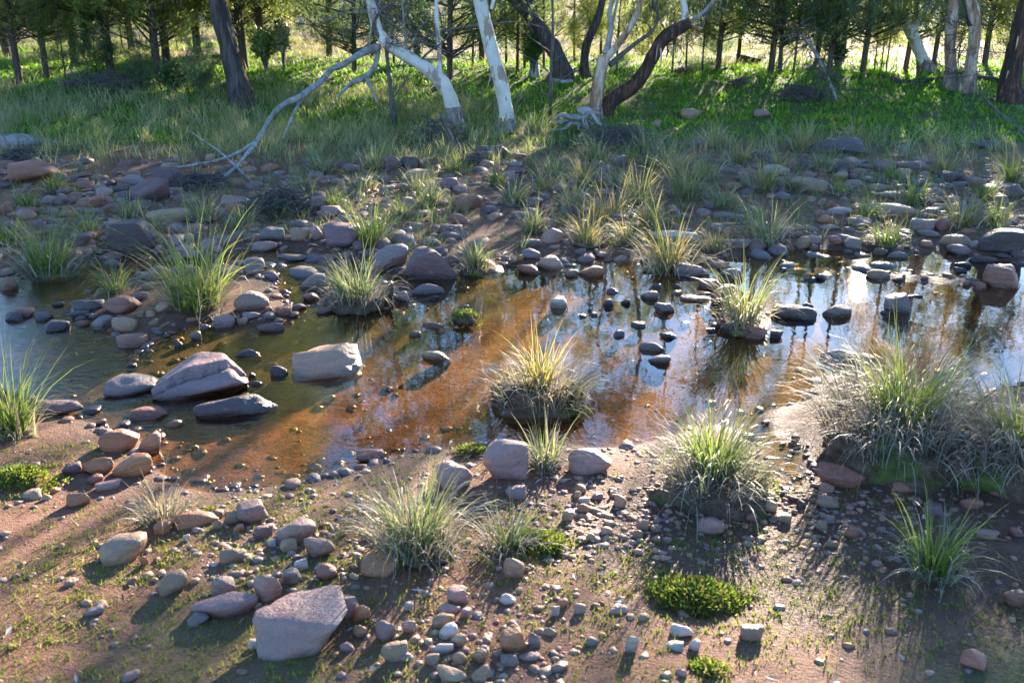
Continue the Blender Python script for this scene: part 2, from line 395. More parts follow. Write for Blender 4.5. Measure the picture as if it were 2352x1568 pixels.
MAT['peel_bark'] = bark('peeling_bark', [(0.3, (0.07, 0.045, 0.035)), (0.45, (0.30, 0.17, 0.10)), (0.6, (0.50, 0.41, 0.33)), (0.75, (0.60, 0.53, 0.45))], (4, 4, 0.8), 3.2, 0.75, 0.012, None, 0.7)
MAT['base_bark'] = bark('base_bark', [(0.3, (0.07, 0.052, 0.042)), (0.5, (0.20, 0.155, 0.125)), (0.7, (0.40, 0.34, 0.28))], (5, 5, 0.9), 4, 0.85, 0.02, None, 0.9)
MAT['dead_wood'] = bark('dead_wood', [(0.3, (0.10, 0.088, 0.082)), (0.48, (0.24, 0.222, 0.21)), (0.7, (0.40, 0.38, 0.36))], (3, 3, 1.4), 5, 0.85, 0.012)
MAT['twig'] = bark('dark_twig', [(0.3, (0.05, 0.042, 0.04)), (0.6, (0.13, 0.11, 0.10))], (6, 6, 3), 4, 0.85, 0.004)
MAT['pine_bark'] = bark('pine_bark', [(0.3, (0.03, 0.022, 0.018)), (0.55, (0.09, 0.062, 0.048)), (0.75, (0.16, 0.11, 0.085))], (8, 8, 1), 3, 0.9, 0.02)

def mound_mat():
    m = M('root_mound'); p = m.pos(); n = m.noise(p, 22, 5, 0.65); n2 = m.noise(p, 5, 3, 0.5)
    c = m.ramp(n, [(0.3, (0.03, 0.02, 0.014)), (0.55, (0.12, 0.075, 0.05)), (0.75, (0.22, 0.15, 0.10))])
    c = m.mix(m.ramp(n2, [(0.52, 0.0), (0.62, 0.8)]), c, m.ramp(n, [(0.3, (0.03, 0.045, 0.008)), (0.7, (0.14, 0.18, 0.03))]))
    return m.surf(m.principled(c, 0.85, m.bump(n, 1.0, 0.03), 0.3))
MAT['mound'] = mound_mat()

# ------------------------------------------------------------------ ground and water
def axis(lo, hi, c0, c1, step, grow=1.06):
    a = list(np.arange(c0, c1, step)); s = step
    x = a[-1]
    while x < hi: s *= grow; x += s; a.append(x)
    s = step; x = c0; b = []
    while x > lo: s *= grow; x -= s; b.append(x)
    return np.array(b[::-1] + a)
gx = axis(-700, 700, -4.2, 4.2, 0.026, 1.055); gy = axis(-60, 1400, 1.9, 8.2, 0.026, 1.035)
GX, GY = np.meshgrid(gx, gy); SD = water_sd(GX, GY); GZ = terrain(GX, GY, SD)
Vg = np.stack([GX, GY, GZ], -1).reshape(-1, 3)
pu, pv, pd = project(Vg)
def blob(u, v, cu, cv, ru, rv): return np.exp(-(((u - cu) / ru) ** 2 + ((v - cv) / rv) ** 2))
sdv = SD.ravel()
near_side = Vg[:, 1] < 4.9
wet = np.exp(-np.maximum(sdv, 0) / 0.14) * (sdv > 0) * 0.9
wet = np.maximum(wet, 0.6 * near_side * np.clip(blob(pu, pv, 1950, 1200, 420, 150) + blob(pu, pv, 1800, 1360, 330, 110) + blob(pu, pv, 1420, 1210, 240, 100) + blob(pu, pv, 2300, 1350, 260, 260), 0, 1))
wet = np.maximum(wet, 0.4 * near_side * blob(pu, pv, 150, 1000, 200, 80))
gn = fbm(Vg[:, 0] * 1.5, Vg[:, 1] * 1.5, 40)
far_s = smooth(2.6, 5.5, sdv) * (~near_side)
green = 0.75 * far_s * (1 - smooth(7.5, 11, sdv) * 0.8) + 0.35 * (~near_side) * smooth(0.3, 2, sdv) + gn * 0.5
green = np.where(near_side, 0.10 + 0.30 * smooth(0.15, 0.9, sdv) + gn * 1.3, green)
green = np.clip(green, 0, 1) * (sdv > 0.03)
bedm = smooth(0.01, -0.03, sdv)
Gc = np.stack([np.clip(wet, 0, 1), green, bedm], -1)
nx_, ny_ = len(gx), len(gy)
ii, jj = np.meshgrid(np.arange(ny_ - 1), np.arange(nx_ - 1), indexing='ij'); b0 = ii * nx_ + jj
Qg = np.stack([b0, b0 + 1, b0 + nx_ + 1, b0 + nx_], -1).reshape(-1, 4)
tag(link('ground', mk_mesh('ground', Vg, Qg, MAT['ground'], Gc)), kind='structure')
wx0, wx1, wy0, wy1 = -15.9, 15.9, 2.55, 8.6
tag(link('water', mk_mesh('water', np.array([[wx0, wy0, 0], [wx1, wy0, 0], [wx1, wy1, 0], [wx0, wy1, 0]]), np.array([[0, 1, 2, 3]]), MAT['water'])), kind='structure')

# ------------------------------------------------------------------ stones
def ico(level):
    import bmesh
    bm = bmesh.new(); bmesh.ops.create_icosphere(bm, subdivisions=level, radius=1.0)
    V = np.array([v.co[:] for v in bm.verts]); Fc = np.array([[v.index for v in f.verts] for f in bm.faces]); bm.free(); return V, Fc
ICO = {k: ico(k) for k in (1, 2, 3, 4, 5)}

def stone_shape(level, seed, sharp=8.0, rough=0.05, k=11):
    r = np.random.default_rng(seed); D, Fc = ICO[level]
    N = unit(r.normal(size=(k, 3))); dist = r.uniform(0.62, 1.05, k)
    N = np.concatenate([N, np.eye(3), -np.eye(3)]); dist = np.concatenate([dist, np.full(6, 1.0)])
    q = np.maximum(D @ N.T, 0) / dist
    rad = (q ** sharp).sum(1) ** (-1 / sharp)
    V = D * rad[:, None]
    for fr, am in ((1.6, 1.3), (4.0, 0.8), (9.0, 0.5), (20.0, 0.3)):
        kk = r.normal(size=(5, 3)) * fr; ph = r.uniform(0, 6.28, 5)
        V = V + D * (np.sin(V @ kk.T + ph).mean(1) * rough * am)[:, None]
    lo, hi = V.min(0), V.max(0)
    return (V - (lo + hi) / 2) / (hi - lo), Fc           # unit bounding box

SHAPES = [mk_mesh('stone_shape', *stone_shape(3, 100 + k, [12, 18, 28, 40][k % 4], [0.05, 0.07, 0.09][k % 3]), MAT['rock']) for k in range(36)]
ZM = {0: (0, 0, 1.0), 1: (0, 0, .3418), 2: (746.5, 0, .3662), 3: (1550.4, 0, .3408), 4: (0, 459.4, .3478), 5: (746.5, 459.4, .3662), 6: (1550.4, 459.4, .3479), 7: (0, 976.2, .4883), 8: (1148.5, 976.2, .5117)}
COLR = {'p': ((0.185, 0.112, 0.11), 'purple-grey'), 'r': ((0.27, 0.125, 0.085), 'red-brown'), 't': ((0.34, 0.218, 0.135), 'tan'), 'g': ((0.215, 0.165, 0.148), 'grey'),
        'd': ((0.105, 0.078, 0.078), 'dark'), 'o': ((0.38, 0.175, 0.085), 'orange-brown'), 'k': ((0.33, 0.205, 0.17), 'pinkish'), 'w': ((0.46, 0.39, 0.33), 'pale')}
RK = []
def R(z, data):
    for e in data:
        RK.append((z,) + tuple(e))
R(1, [(82, 1065, 402, 1228, 'r', 'large smooth red-brown boulder in grass beside the weathered log'), (1380, 1030, 1445, 1085, 't', 'small round tan stone below the hanging dead limb'),
      (1030, 1120, 1215, 1222, 'p', 'striped purple boulder under the tip of the dead limb'), (895, 1190, 1145, 1360, 'p', 'large domed purple-grey boulder with slanting grooves beside driftwood'),
      (815, 1172, 980, 1245, 'g'), (775, 1275, 885, 1360, 'p'), (600, 1310, 705, 1400, 'r'), (710, 1360, 890, 1440, 'r'), (355, 1308, 465, 1380, 'p'), (0, 1355, 90, 1440, 'r'), (70, 1300, 165, 1375, 'p'),
      (1490, 1300, 1690, 1400, 'k', 'layered pinkish boulder behind the orange-red stone'), (1520, 1370, 1640, 1455, 'o', 'orange-red rounded stone on the far stony bank'), (1760, 1250, 1940, 1330, 'k'),
      (2085, 1310, 2205, 1400, 'k'), (1960, 1205, 2090, 1280, 'g'), (2160, 1380, 2290, 1460, 'k'), (515, 1215, 640, 1270, 'r'), (580, 1235, 650, 1275, 'r'), (990, 1395, 1300, 1490, 't', 'long flat tan slab behind the dark speckled boulder')])
R(4, [(725, 112, 1060, 350, 'd', 'large dark speckled boulder at the far water edge behind green tussock'), (0, 480, 115, 590, 'r', 'brown boulder standing in dark water below the leafy tussock'), (465, 220, 600, 300, 'p'),
      (1920, 180, 2050, 275, 't', 'rounded tan stone beside a pinkish one at the far shore'), (2010, 145, 2080, 200, 't'), (2050, 165, 2135, 265, 'k'), (1715, 170, 1880, 275, 'g'), (1840, 348, 2045, 402, 'g', 'flat grey slab lying across the narrow side channel'),
      (1620, 375, 1755, 495, 'g'), (1975, 460, 2160, 590, 'g', 'grey angular boulder in the side channel beside drooping tussock'), (1995, 593, 2120, 665, 'r'), (690, 605, 935, 755, 'r', 'large smooth reddish boulder at the end of the stony islet'),
      (490, 655, 690, 735, 'd'), (985, 420, 1120, 530, 'g'), (885, 460, 958, 515, 't'), (935, 535, 1020, 590, 't'), (85, 692, 225, 770, 'r'), (42, 725, 150, 795, 'd'), (240, 722, 352, 795, 'd'), (285, 775, 462, 858, 'd'),
      (475, 725, 590, 770, 'g'), (500, 780, 590, 835, 'r'), (615, 752, 755, 850, 'g'), (752, 765, 918, 870, 't'), (780, 868, 980, 970, 'r', 'wet dark red stone off the tip of the stony islet'), (755, 752, 825, 790, 'g'), (1030, 665, 1120, 735, 't'),
      (890, 605, 985, 665, 'p'), (1555, 592, 1780, 735, 'k', 'cracked pinkish-grey boulder beside the big green tussock'), (1412, 742, 1555, 838, 'k', 'angular pink stone at the foot of the big green tussock'), (1600, 728, 1725, 785, 'g'), (1825, 692, 1935, 765, 'r'),
      (1700, 795, 1880, 865, 'p'), (1560, 770, 1640, 820, 't'), (1730, 735, 1830, 790, 'g'), (1740, 700, 1805, 740, 'r'), (1910, 675, 2025, 728, 'p'), (1780, 612, 1870, 655, 'r'), (1850, 577, 1920, 625, 'r'), (2085, 688, 2200, 745, 'p'),
      (705, 1108, 1058, 1282, 'g', 'smooth blue-grey slab beside the big cleft boulder in the stream'), (1785, 1075, 1905, 1160, 'd', 'small wet dark stone between the two largest stream boulders'),
      (1550, 975, 1725, 1030, 'd'), (1300, 1245, 1830, 1420, 'd', 'long dark wet slab barely above water below the cleft boulder'), (865, 1330, 1120, 1450, 'r', 'reddish rounded stone in the stream near the wet slab'), (220, 1308, 545, 1425, 'p', 'broad purple boulder at the near left inlet beside tall reeds'),
      (550, 1352, 672, 1410, 'd'), (775, 1445, 880, 1500, 'g'), (1085, 1435, 1230, 1490, 't'), (1255, 850, 1330, 915, 'g'), (635, 1440, 705, 1490, 'o'), (835, 1065, 905, 1100, 'd'), (1150, 925, 1215, 965, 'd'), (1640, 1130, 1690, 1165, 'd'),
      (1620, 1180, 1740, 1220, 'd'), (1230, 770, 1330, 805, 'r'), (1315, 810, 1390, 850, 'g'), (1000, 835, 1065, 868, 'g'), (910, 728, 965, 768, 't'), (965, 722, 1025, 768, 't'), (980, 782, 1045, 825, 't'), (345, 668, 420, 700, 'd')])
R(0, [(670, 783, 833, 866, 't', 'large smooth tan boulder standing in the middle of the stream'), (1110, 1008, 1215, 1100, 'k', 'rounded pinkish boulder on the near shore with a tussock behind'), (746, 510, 830, 572, 'p', 'large grey-purple boulder at the far shore left of tussock')])
R(5, [(495, 248, 820, 495, 'P', 'largest dark purple boulder at the far shore'), (305, 268, 525, 430, 'g', 'rounded grey boulder leaning against the largest purple boulder'), (540, 512, 750, 590, 'g', 'flat grey stone in the water before the largest purple boulder'),
      (440, 565, 525, 640, 'g'), (1220, 300, 1350, 370, 'g'), (1330, 330, 1505, 432, 't', 'angular layered tan stone tilted at the far shore'), (1200, 385, 1365, 465, 'r'), (1585, 395, 1745, 475, 'o', 'sunlit orange-tan angular stone at the far waterline'), (1505, 425, 1590, 480, 't'),
      (1205, 340, 1250, 382, 'o'), (1110, 348, 1160, 385, 'g'), (1110, 385, 1160, 418, 'p'), (1160, 355, 1205, 400, 't'), (1560, 300, 1640, 340, 'g'), (1700, 322, 1765, 362, 't'), (1740, 360, 1800, 385, 'r'), (2180, 372, 2400, 475, 'g', 'pale striped slab boulder in the water beside the feathery tussock'),
      (1400, 592, 1525, 678, 'w', 'pale pyramid-shaped stone alone in the orange water'), (1975, 555, 2090, 622, 'g'), (2065, 632, 2190, 710, 'g'), (1740, 610, 1815, 668, 'd'), (1850, 612, 1915, 655, 'd'), (1920, 758, 2010, 800, 'd'), (1805, 805, 1880, 855, 'g'), (2095, 812, 2210, 868, 'd'),
      (1970, 878, 2130, 945, 'g'), (2020, 960, 2170, 1025, 'g'), (1590, 708, 1640, 735, 'g'), (1655, 700, 1710, 730, 'd'), (1645, 675, 1675, 697, 'd'), (2060, 520, 2115, 550, 'd'), (2185, 520, 2240, 548, 'd'), (2180, 560, 2245, 590, 'w'), (2235, 585, 2352, 620, 't'), (1765, 540, 1850, 585, 'g'),
      (835, 648, 915, 690, 'g'), (605, 755, 750, 800, 'r'), (525, 810, 600, 850, 'k'), (600, 930, 790, 1000, 't', 'thin brown slab tilted out of the orange water'), (1360, 170, 1490, 270, 'k', 'pink angular stone between two tussocks on the far shore'), (1210, 240, 1350, 300, 'g'), (720, 145, 860, 225, 'p'), (755, 85, 900, 150, 'r'), (1740, 200, 1820, 250, 'g'),
      (415, 200, 485, 245, 't'), (490, 205, 555, 255, 't'), (475, 165, 545, 210, 'g'), (2030, 185, 2345, 262, 'w', 'flat pale slab catching the sun behind the feathery tussock'), (650, 595, 715, 620, 'd'), (230, 310, 300, 350, 'g'), (505, 262, 575, 310, 'p'), (1640, 645, 1690, 660, 'd')])
R(6, [(300, 255, 500, 320, 'g'), (503, 245, 562, 295, 't'), (788, 232, 886, 328, 't', 'blocky tan stone at the far waterline beside two smaller ones'), (862, 230, 965, 290, 't'), (885, 283, 942, 330, 't'), (1005, 228, 1108, 300, 'r'), (1112, 245, 1225, 325, 'g'), (930, 95, 1052, 155, 'o', 'orange-brown flat stone on bare sand of the far bank'),
      (947, 155, 1085, 198, 'k'), (1085, 175, 1185, 205, 'g'), (310, 175, 398, 235, 'r'), (1005, 40, 1165, 92, 'w', 'pale finely striped slab beside a small orange stone'), (1160, 28, 1222, 75, 'o'), (1200, 5, 1630, 100, 't', 'broad low tan slab on the far bank above the tussock'), (1550, 118, 1708, 215, 'g'), (1708, 108, 1815, 210, 'r'), (1595, 190, 1742, 245, 'g'),
      (1740, 225, 1955, 305, 't', 'flat tan slab at the far shore before the dark boulder'), (2005, 170, 2285, 355, 'd', 'large dark rounded boulder at the shaded end of the far shore'), (2190, 168, 2290, 240, 'd'), (2030, 378, 2304, 580, 'R', 'dark red wedge boulder rising from the pool at the mud spit'), (1395, 330, 1535, 378, 'g'), (1300, 305, 1400, 360, 'r'), (1950, 355, 2110, 410, 'd'),
      (1845, 400, 1950, 440, 'd'), (1840, 440, 1925, 478, 'd'), (285, 440, 470, 520, 'g'), (150, 505, 300, 590, 'r'), (235, 548, 470, 700, 'r', 'brown boulder half hidden by the tussock in the pool'), (640, 672, 925, 785, 'd', 'long dark striped slab in the bright pool'), (822, 668, 910, 725, 'd'), (972, 668, 1160, 775, 'g', 'grey rounded stone alone in the bright pool'),
      (1380, 592, 1555, 740, 'g', 'angular grey stone with a bright rim near the sun glint'), (1535, 615, 1640, 640, 'd'), (1350, 722, 1430, 752, 'd'), (920, 475, 1005, 525, 'd'), (842, 505, 925, 535, 'd'), (690, 437, 755, 468, 'd'), (1970, 530, 2052, 590, 'r'), (508, 352, 570, 382, 't'), (1110, 318, 1175, 350, 'g'), (955, 965, 1320, 1080, 't', 'brownish boulder behind the huge tussock at the water edge'),
      (415, 800, 610, 910, 'r', 'wet brown stone at the foot of the tussock in the pool'), (270, 780, 330, 850, 'r'), (625, 845, 705, 910, 'd'), (200, 832, 270, 870, 'd'), (30, 615, 225, 665, 't'), (2215, 315, 2304, 375, 'd'), (2120, 345, 2215, 385, 'd')])
R(7, [(480, 3, 660, 125, 'o', 'red-brown boulder at the near water inlet'), (660, 30, 765, 135, 'o'), (400, 140, 538, 235, 'o'), (540, 128, 715, 240, 'o', 'sunlit orange boulder with flat top at the near shore'), (298, 165, 385, 235, 'p'), (415, 225, 487, 280, 'r'), (320, 305, 425, 385, 'o'), (110, 295, 195, 350, 't', 'pale tan stone beside the mossy herb mound'), (455, 255, 570, 305, 'k'), (200, 322, 243, 352, 't'), (225, 285, 285, 318, 'o'),
      (1675, 100, 1818, 175, 'r', 'dark red stone in the shallows beside the silvery tussock'), (1120, 345, 1265, 455, 'k', 'pointed pale pinkish stone on the sandy near edge'), (830, 392, 1030, 475, 'o', 'long reddish slab stone beside the grey withered tussock'), (1055, 395, 1140, 462, 't'), (1005, 395, 1055, 435, 't'), (1005, 437, 1048, 490, 't'), (728, 438, 810, 512, 'o'), (1305, 425, 1490, 550, 'k', 'pale pinkish stone left of the silvery tussock'),
      (1320, 532, 1400, 592, 't'), (1200, 462, 1292, 528, 'p'), (1098, 460, 1150, 505, 'o'), (1435, 520, 1580, 625, 'k'), (480, 492, 708, 645, 't', 'large rounded grey-tan boulder on mossy red soil'), (1035, 565, 1165, 642, 't'), (753, 678, 885, 795, 't'), (998, 702, 1110, 805, 'k'), (1205, 698, 1328, 825, 'k'), (908, 780, 1215, 910, 'k', 'long pinkish slab beside the wedge boulder'), (1318, 672, 1420, 750, 'g'), (1490, 640, 1590, 728, 'r'),
      (1700, 595, 1870, 712, 'o', 'orange-brown stone under the silvery tussock blades'), (1210, 795, 1650, 1075, 'K', 'big pink-grey wedge boulder on the near bank'), (1555, 785, 1690, 905, 'k'), (1660, 835, 1745, 920, 'o', 'rough orange stone beside the wedge boulder'), (1770, 918, 1865, 1012, 'k'), (1665, 938, 1732, 992, 'o'), (1890, 912, 1960, 975, 'k'), (2035, 875, 2140, 950, 't'), (2105, 752, 2205, 842, 'k'), (1898, 825, 1945, 868, 'w'), (2065, 830, 2165, 890, 'k'), (2165, 850, 2220, 905, 'k'),
      (2065, 928, 2155, 1005, 'w'), (2120, 975, 2195, 1045, 't'), (1795, 1010, 1925, 1110, 't'), (1875, 1060, 1950, 1110, 'g'), (2040, 1010, 2135, 1070, 'w'), (1998, 1068, 2070, 1128, 't'), (2130, 1060, 2200, 1125, 't'), (2220, 1045, 2290, 1120, 't'), (2050, 1130, 2200, 1212, 't'), (2220, 1120, 2300, 1212, 't'), (885, 872, 980, 940, 'g'), (1170, 1002, 1240, 1048, 'w'), (1600, 1012, 1665, 1065, 'k'), (575, 1140, 660, 1200, 'k'),
      (400, 845, 490, 895, 'g'), (440, 822, 510, 870, 't'), (1385, 625, 1450, 678, 'w'), (665, 610, 700, 660, 'o'), (600, 712, 650, 750, 'r'), (300, 715, 360, 755, 't'), (2048, 165, 2225, 300, 'k', 'pale cracked pink stone behind the silvery tussock'), (860, 510, 895, 545, 'w'), (1260, 530, 1300, 570, 'w'), (985, 640, 1030, 665, 'w'), (1210, 848, 1280, 890, 'g'), (320, 670, 362, 698, 'o'), (60, 690, 100, 715, 't')])
R(8, [(305, 90, 500, 220, 'k', 'pinkish boulder with a flat shadowed face at the near shore'), (25, 262, 120, 332, 'k'), (510, 308, 567, 368, 't'), (333, 260, 385, 305, 't'), (330, 290, 365, 330, 't'), (350, 318, 402, 350, 'w'), (345, 345, 400, 392, 't'), (410, 298, 462, 335, 'g'), (275, 370, 335, 430, 't'), (450, 448, 505, 492, 't'), (610, 418, 665, 475, 't'), (595, 462, 640, 508, 't'), (665, 440, 715, 478, 't'), (385, 480, 430, 520, 't'),
      (680, 488, 725, 525, 'k'), (730, 495, 770, 530, 'k'), (15, 590, 110, 680, 't', 'golden tan stone on mud below the weedy tussock'), (885, 400, 1003, 492, 'k', 'flat pale triangular stone on dark mud before the bright tussock'), (1175, 335, 1240, 390, 't'), (1220, 385, 1305, 430, 't'), (1100, 388, 1155, 430, 'r'), (1430, 258, 1497, 305, 't'), (1418, 305, 1520, 378, 't'), (1415, 175, 1640, 275, 'r', 'flat reddish slab in mud beside the small side puddle'), (1412, 418, 1465, 475, 't'),
      (1455, 402, 1500, 438, 'g'), (1545, 445, 1608, 505, 'r'), (1455, 512, 1515, 548, 't'), (2140, 460, 2230, 510, 'k'), (2285, 450, 2345, 500, 'r'), (2200, 275, 2320, 325, 'r'), (2065, 315, 2160, 370, 'r'), (1760, 250, 1850, 300, 'r'), (1900, 345, 1990, 410, 'p'), (762, 882, 865, 950, 'w', 'creamy white flat stone, largest of three pale stones on bare soil'), (745, 962, 825, 1010, 'w'), (845, 955, 897, 1015, 'w'), (1075, 885, 1180, 965, 't', 'tan angular stone below the bright herb clump'),
      (560, 935, 617, 1020, 'w', 'upright white stone on bare red soil'), (490, 798, 577, 845, 'k'), (375, 945, 440, 990, 'g'), (332, 798, 385, 845, 'k'), (230, 808, 268, 855, 'w'), (250, 775, 305, 820, 'o'), (0, 752, 72, 805, 'w'), (0, 910, 118, 1015, 'o', 'orange-pink stone amid a cluster of pale cobbles'), (125, 928, 180, 995, 'g'), (0, 1020, 82, 1080, 'g'), (80, 1015, 175, 1060, 'k'), (195, 908, 255, 945, 't'), (225, 1055, 305, 1110, 'g'),
      (2065, 1000, 2170, 1090, 'r', 'rounded brown stone on dark soil beside grass sprouts'), (2255, 725, 2345, 820, 'r'), (785, 1085, 840, 1125, 'k'), (1255, 290, 1300, 318, 'd'), (1290, 310, 1340, 340, 'r'), (1330, 335, 1372, 370, 'd'), (1690, 450, 1730, 480, 'g'), (1600, 335, 1640, 362, 'k')])
R(2, [(945, 905, 1160, 985, 'd', 'large dark boulder below the white gum trunk'), (965, 948, 1070, 1000, 'p'), (110, 1018, 225, 1085, 'p'), (185, 988, 300, 1050, 'd'), (365, 975, 490, 1060, 'p'), (475, 980, 600, 1060, 'd'), (475, 1055, 690, 1130, 't', 'tan wedge stone among dark boulders below the gums'), (165, 1110, 290, 1175, 'p'), (690, 1108, 840, 1190, 'p'), (805, 1210, 990, 1320, 'r', 'smooth red rounded boulder on open sand of the far bank'), (335, 1158, 440, 1210, 'g'),
      (450, 1145, 540, 1195, 'k'), (495, 1198, 580, 1270, 'p'), (480, 1235, 565, 1310, 'k'), (605, 1210, 655, 1255, 'p'), (660, 1205, 740, 1255, 'r'), (1120, 1065, 1195, 1130, 'k'), (1140, 1005, 1225, 1060, 'g'), (1135, 1045, 1270, 1095, 'p'), (1150, 1230, 1250, 1285, 'p'), (1365, 1148, 1510, 1220, 'g'), (1525, 1120, 1640, 1160, 'k'), (1240, 1235, 1360, 1300, 'p'), (1805, 978, 1890, 1050, 'p'), (1520, 1000, 1615, 1090, 'p'), (0, 1290, 130, 1360, 'p'), (70, 1335, 215, 1411, 'g'), (1670, 1085, 1780, 1140, 'r'),
      (2150, 1280, 2215, 1345, 'k'), (2080, 1292, 2130, 1350, 'g'), (2230, 680, 2352, 745, 't', 'tan flat boulder half sunk in the green bank'), (2040, 750, 2110, 800, 't'), (410, 1290, 500, 1350, 'k'), (1140, 958, 1260, 1000, 'r')])
R(3, [(525, 732, 635, 800, 'k', 'pinkish-orange boulder in grass on the green bank'), (105, 922, 262, 985, 'g'), (905, 925, 1270, 1035, 'D', 'broad dark boulder with a sunlit flat top on the far bank'), (490, 1005, 690, 1110, 'd'), (590, 1100, 765, 1185, 'w', 'long pale sunlit slab beside a tussock on the far bank'), (700, 1180, 1025, 1300, 't', 'long low brown slab sloping on the far bank'), (1085, 1060, 1240, 1145, 'p'), (1015, 1100, 1110, 1155, 'd'), (1335, 1070, 1465, 1165, 'p', 'round purple-red boulder below the broad dark boulder'),
      (1060, 1155, 1155, 1215, 't'), (1490, 975, 1580, 1020, 'g'), (1750, 930, 1860, 980, 'd'), (1990, 945, 2150, 1000, 'd'), (1070, 1270, 1170, 1330, 'g'), (1350, 1285, 1510, 1340, 'g'), (1600, 1320, 1720, 1380, 'g'), (1480, 1085, 1660, 1150, 'p'), (1680, 1075, 1790, 1125, 'p'), (1770, 1150, 1920, 1230, 'd'), (1965, 1195, 2085, 1270, 'r'), (2195, 1235, 2345, 1345, 'd', 'dark boulder in shade at the far bank beyond sedges'), (960, 1335, 1015, 1385, 't'), (1015, 1350, 1060, 1400, 'r'), (1640, 1395, 1760, 1480, 'p'), (830, 1030, 900, 1080, 'r')])
UP = {'P': 'p', 'R': 'r', 'K': 'k', 'D': 'd'}
LAND = [(690, 1400, 'the pink-grey wedge boulder'), (960, 1200, 'the silvery tussock'), (290, 1250, 'the grey-tan boulder on mossy soil'), (260, 1020, 'the near water inlet'), (370, 1150, 'the withered grey tussock'), (1170, 1230, 'the weedy tussock on mud'),
        (1640, 1120, 'the bright green tussock'), (1350, 1200, 'the pebble patch'), (1100, 1480, 'the pale cobble cluster'), (1570, 1370, 'the herb clump'), (1550, 1470, 'the creamy white stone'), (2130, 1260, 'the dark green tussock'), (1850, 1130, 'the side puddle'), (2050, 1000, 'the huge littered tussock'),
        (470, 880, 'the cleft stream boulder'), (750, 830, 'the tan stream boulder'), (280, 720, 'the stony islet'), (460, 680, 'the big green tussock'), (640, 740, 'the cracked pinkish boulder'), (680, 600, 'the side channel'), (820, 660, 'the drooping tussock'), (990, 600, 'the largest purple boulder'), (1240, 900, 'the golden tussock'), (1280, 690, 'the pyramid stone'),
        (1500, 700, 'the feathery tussock'), (1700, 720, 'the tussock in the pool'), (1280, 600, 'the layered tan stone'), (1400, 700, 'the scattered pool stones'), (1950, 720, 'the sun glint'), (2250, 650, 'the dark red wedge boulder'), (1880, 560, 'the blocky tan stone'), (2150, 540, 'the shaded dark boulder'), (1080, 465, 'the smooth red boulder'), (320, 430, 'the grooved purple boulder'), (60, 440, 'the weathered log'),
        (560, 470, 'the orange-red stone'), (720, 470, 'the driftwood heap'), (1120, 350, 'the white gum'), (930, 390, 'the leaning white gum'), (1400, 340, 'the flood debris'), (1700, 420, 'the pale sunlit slab'), (1920, 360, 'the broad dark boulder'), (1780, 280, 'the green bank'), (2100, 440, 'the sedges in shade'), (870, 540, 'the sedge by the grey-purple boulder'), (1560, 500, 'the blond tussocks')]
LX = np.array([(a, b) for a, b, _ in LAND], float)
rocks_xy = []; used_lab = {}
rock_ids = []
bb = np.array([[ZM[e[0]][0] + e[1] * ZM[e[0]][2], ZM[e[0]][1] + e[2] * ZM[e[0]][2], ZM[e[0]][0] + e[3] * ZM[e[0]][2], ZM[e[0]][1] + e[4] * ZM[e[0]][2]] for e in RK])
bb = np.concatenate([bb, [[362, 795, 572, 908]]]); RK.append((0, 362, 795, 572, 908, 'X', 'big cleft purple-pink boulder in the stream'))
base_p = on_ground((bb[:, 0] + bb[:, 2]) / 2, np.minimum(bb[:, 3], 1600))
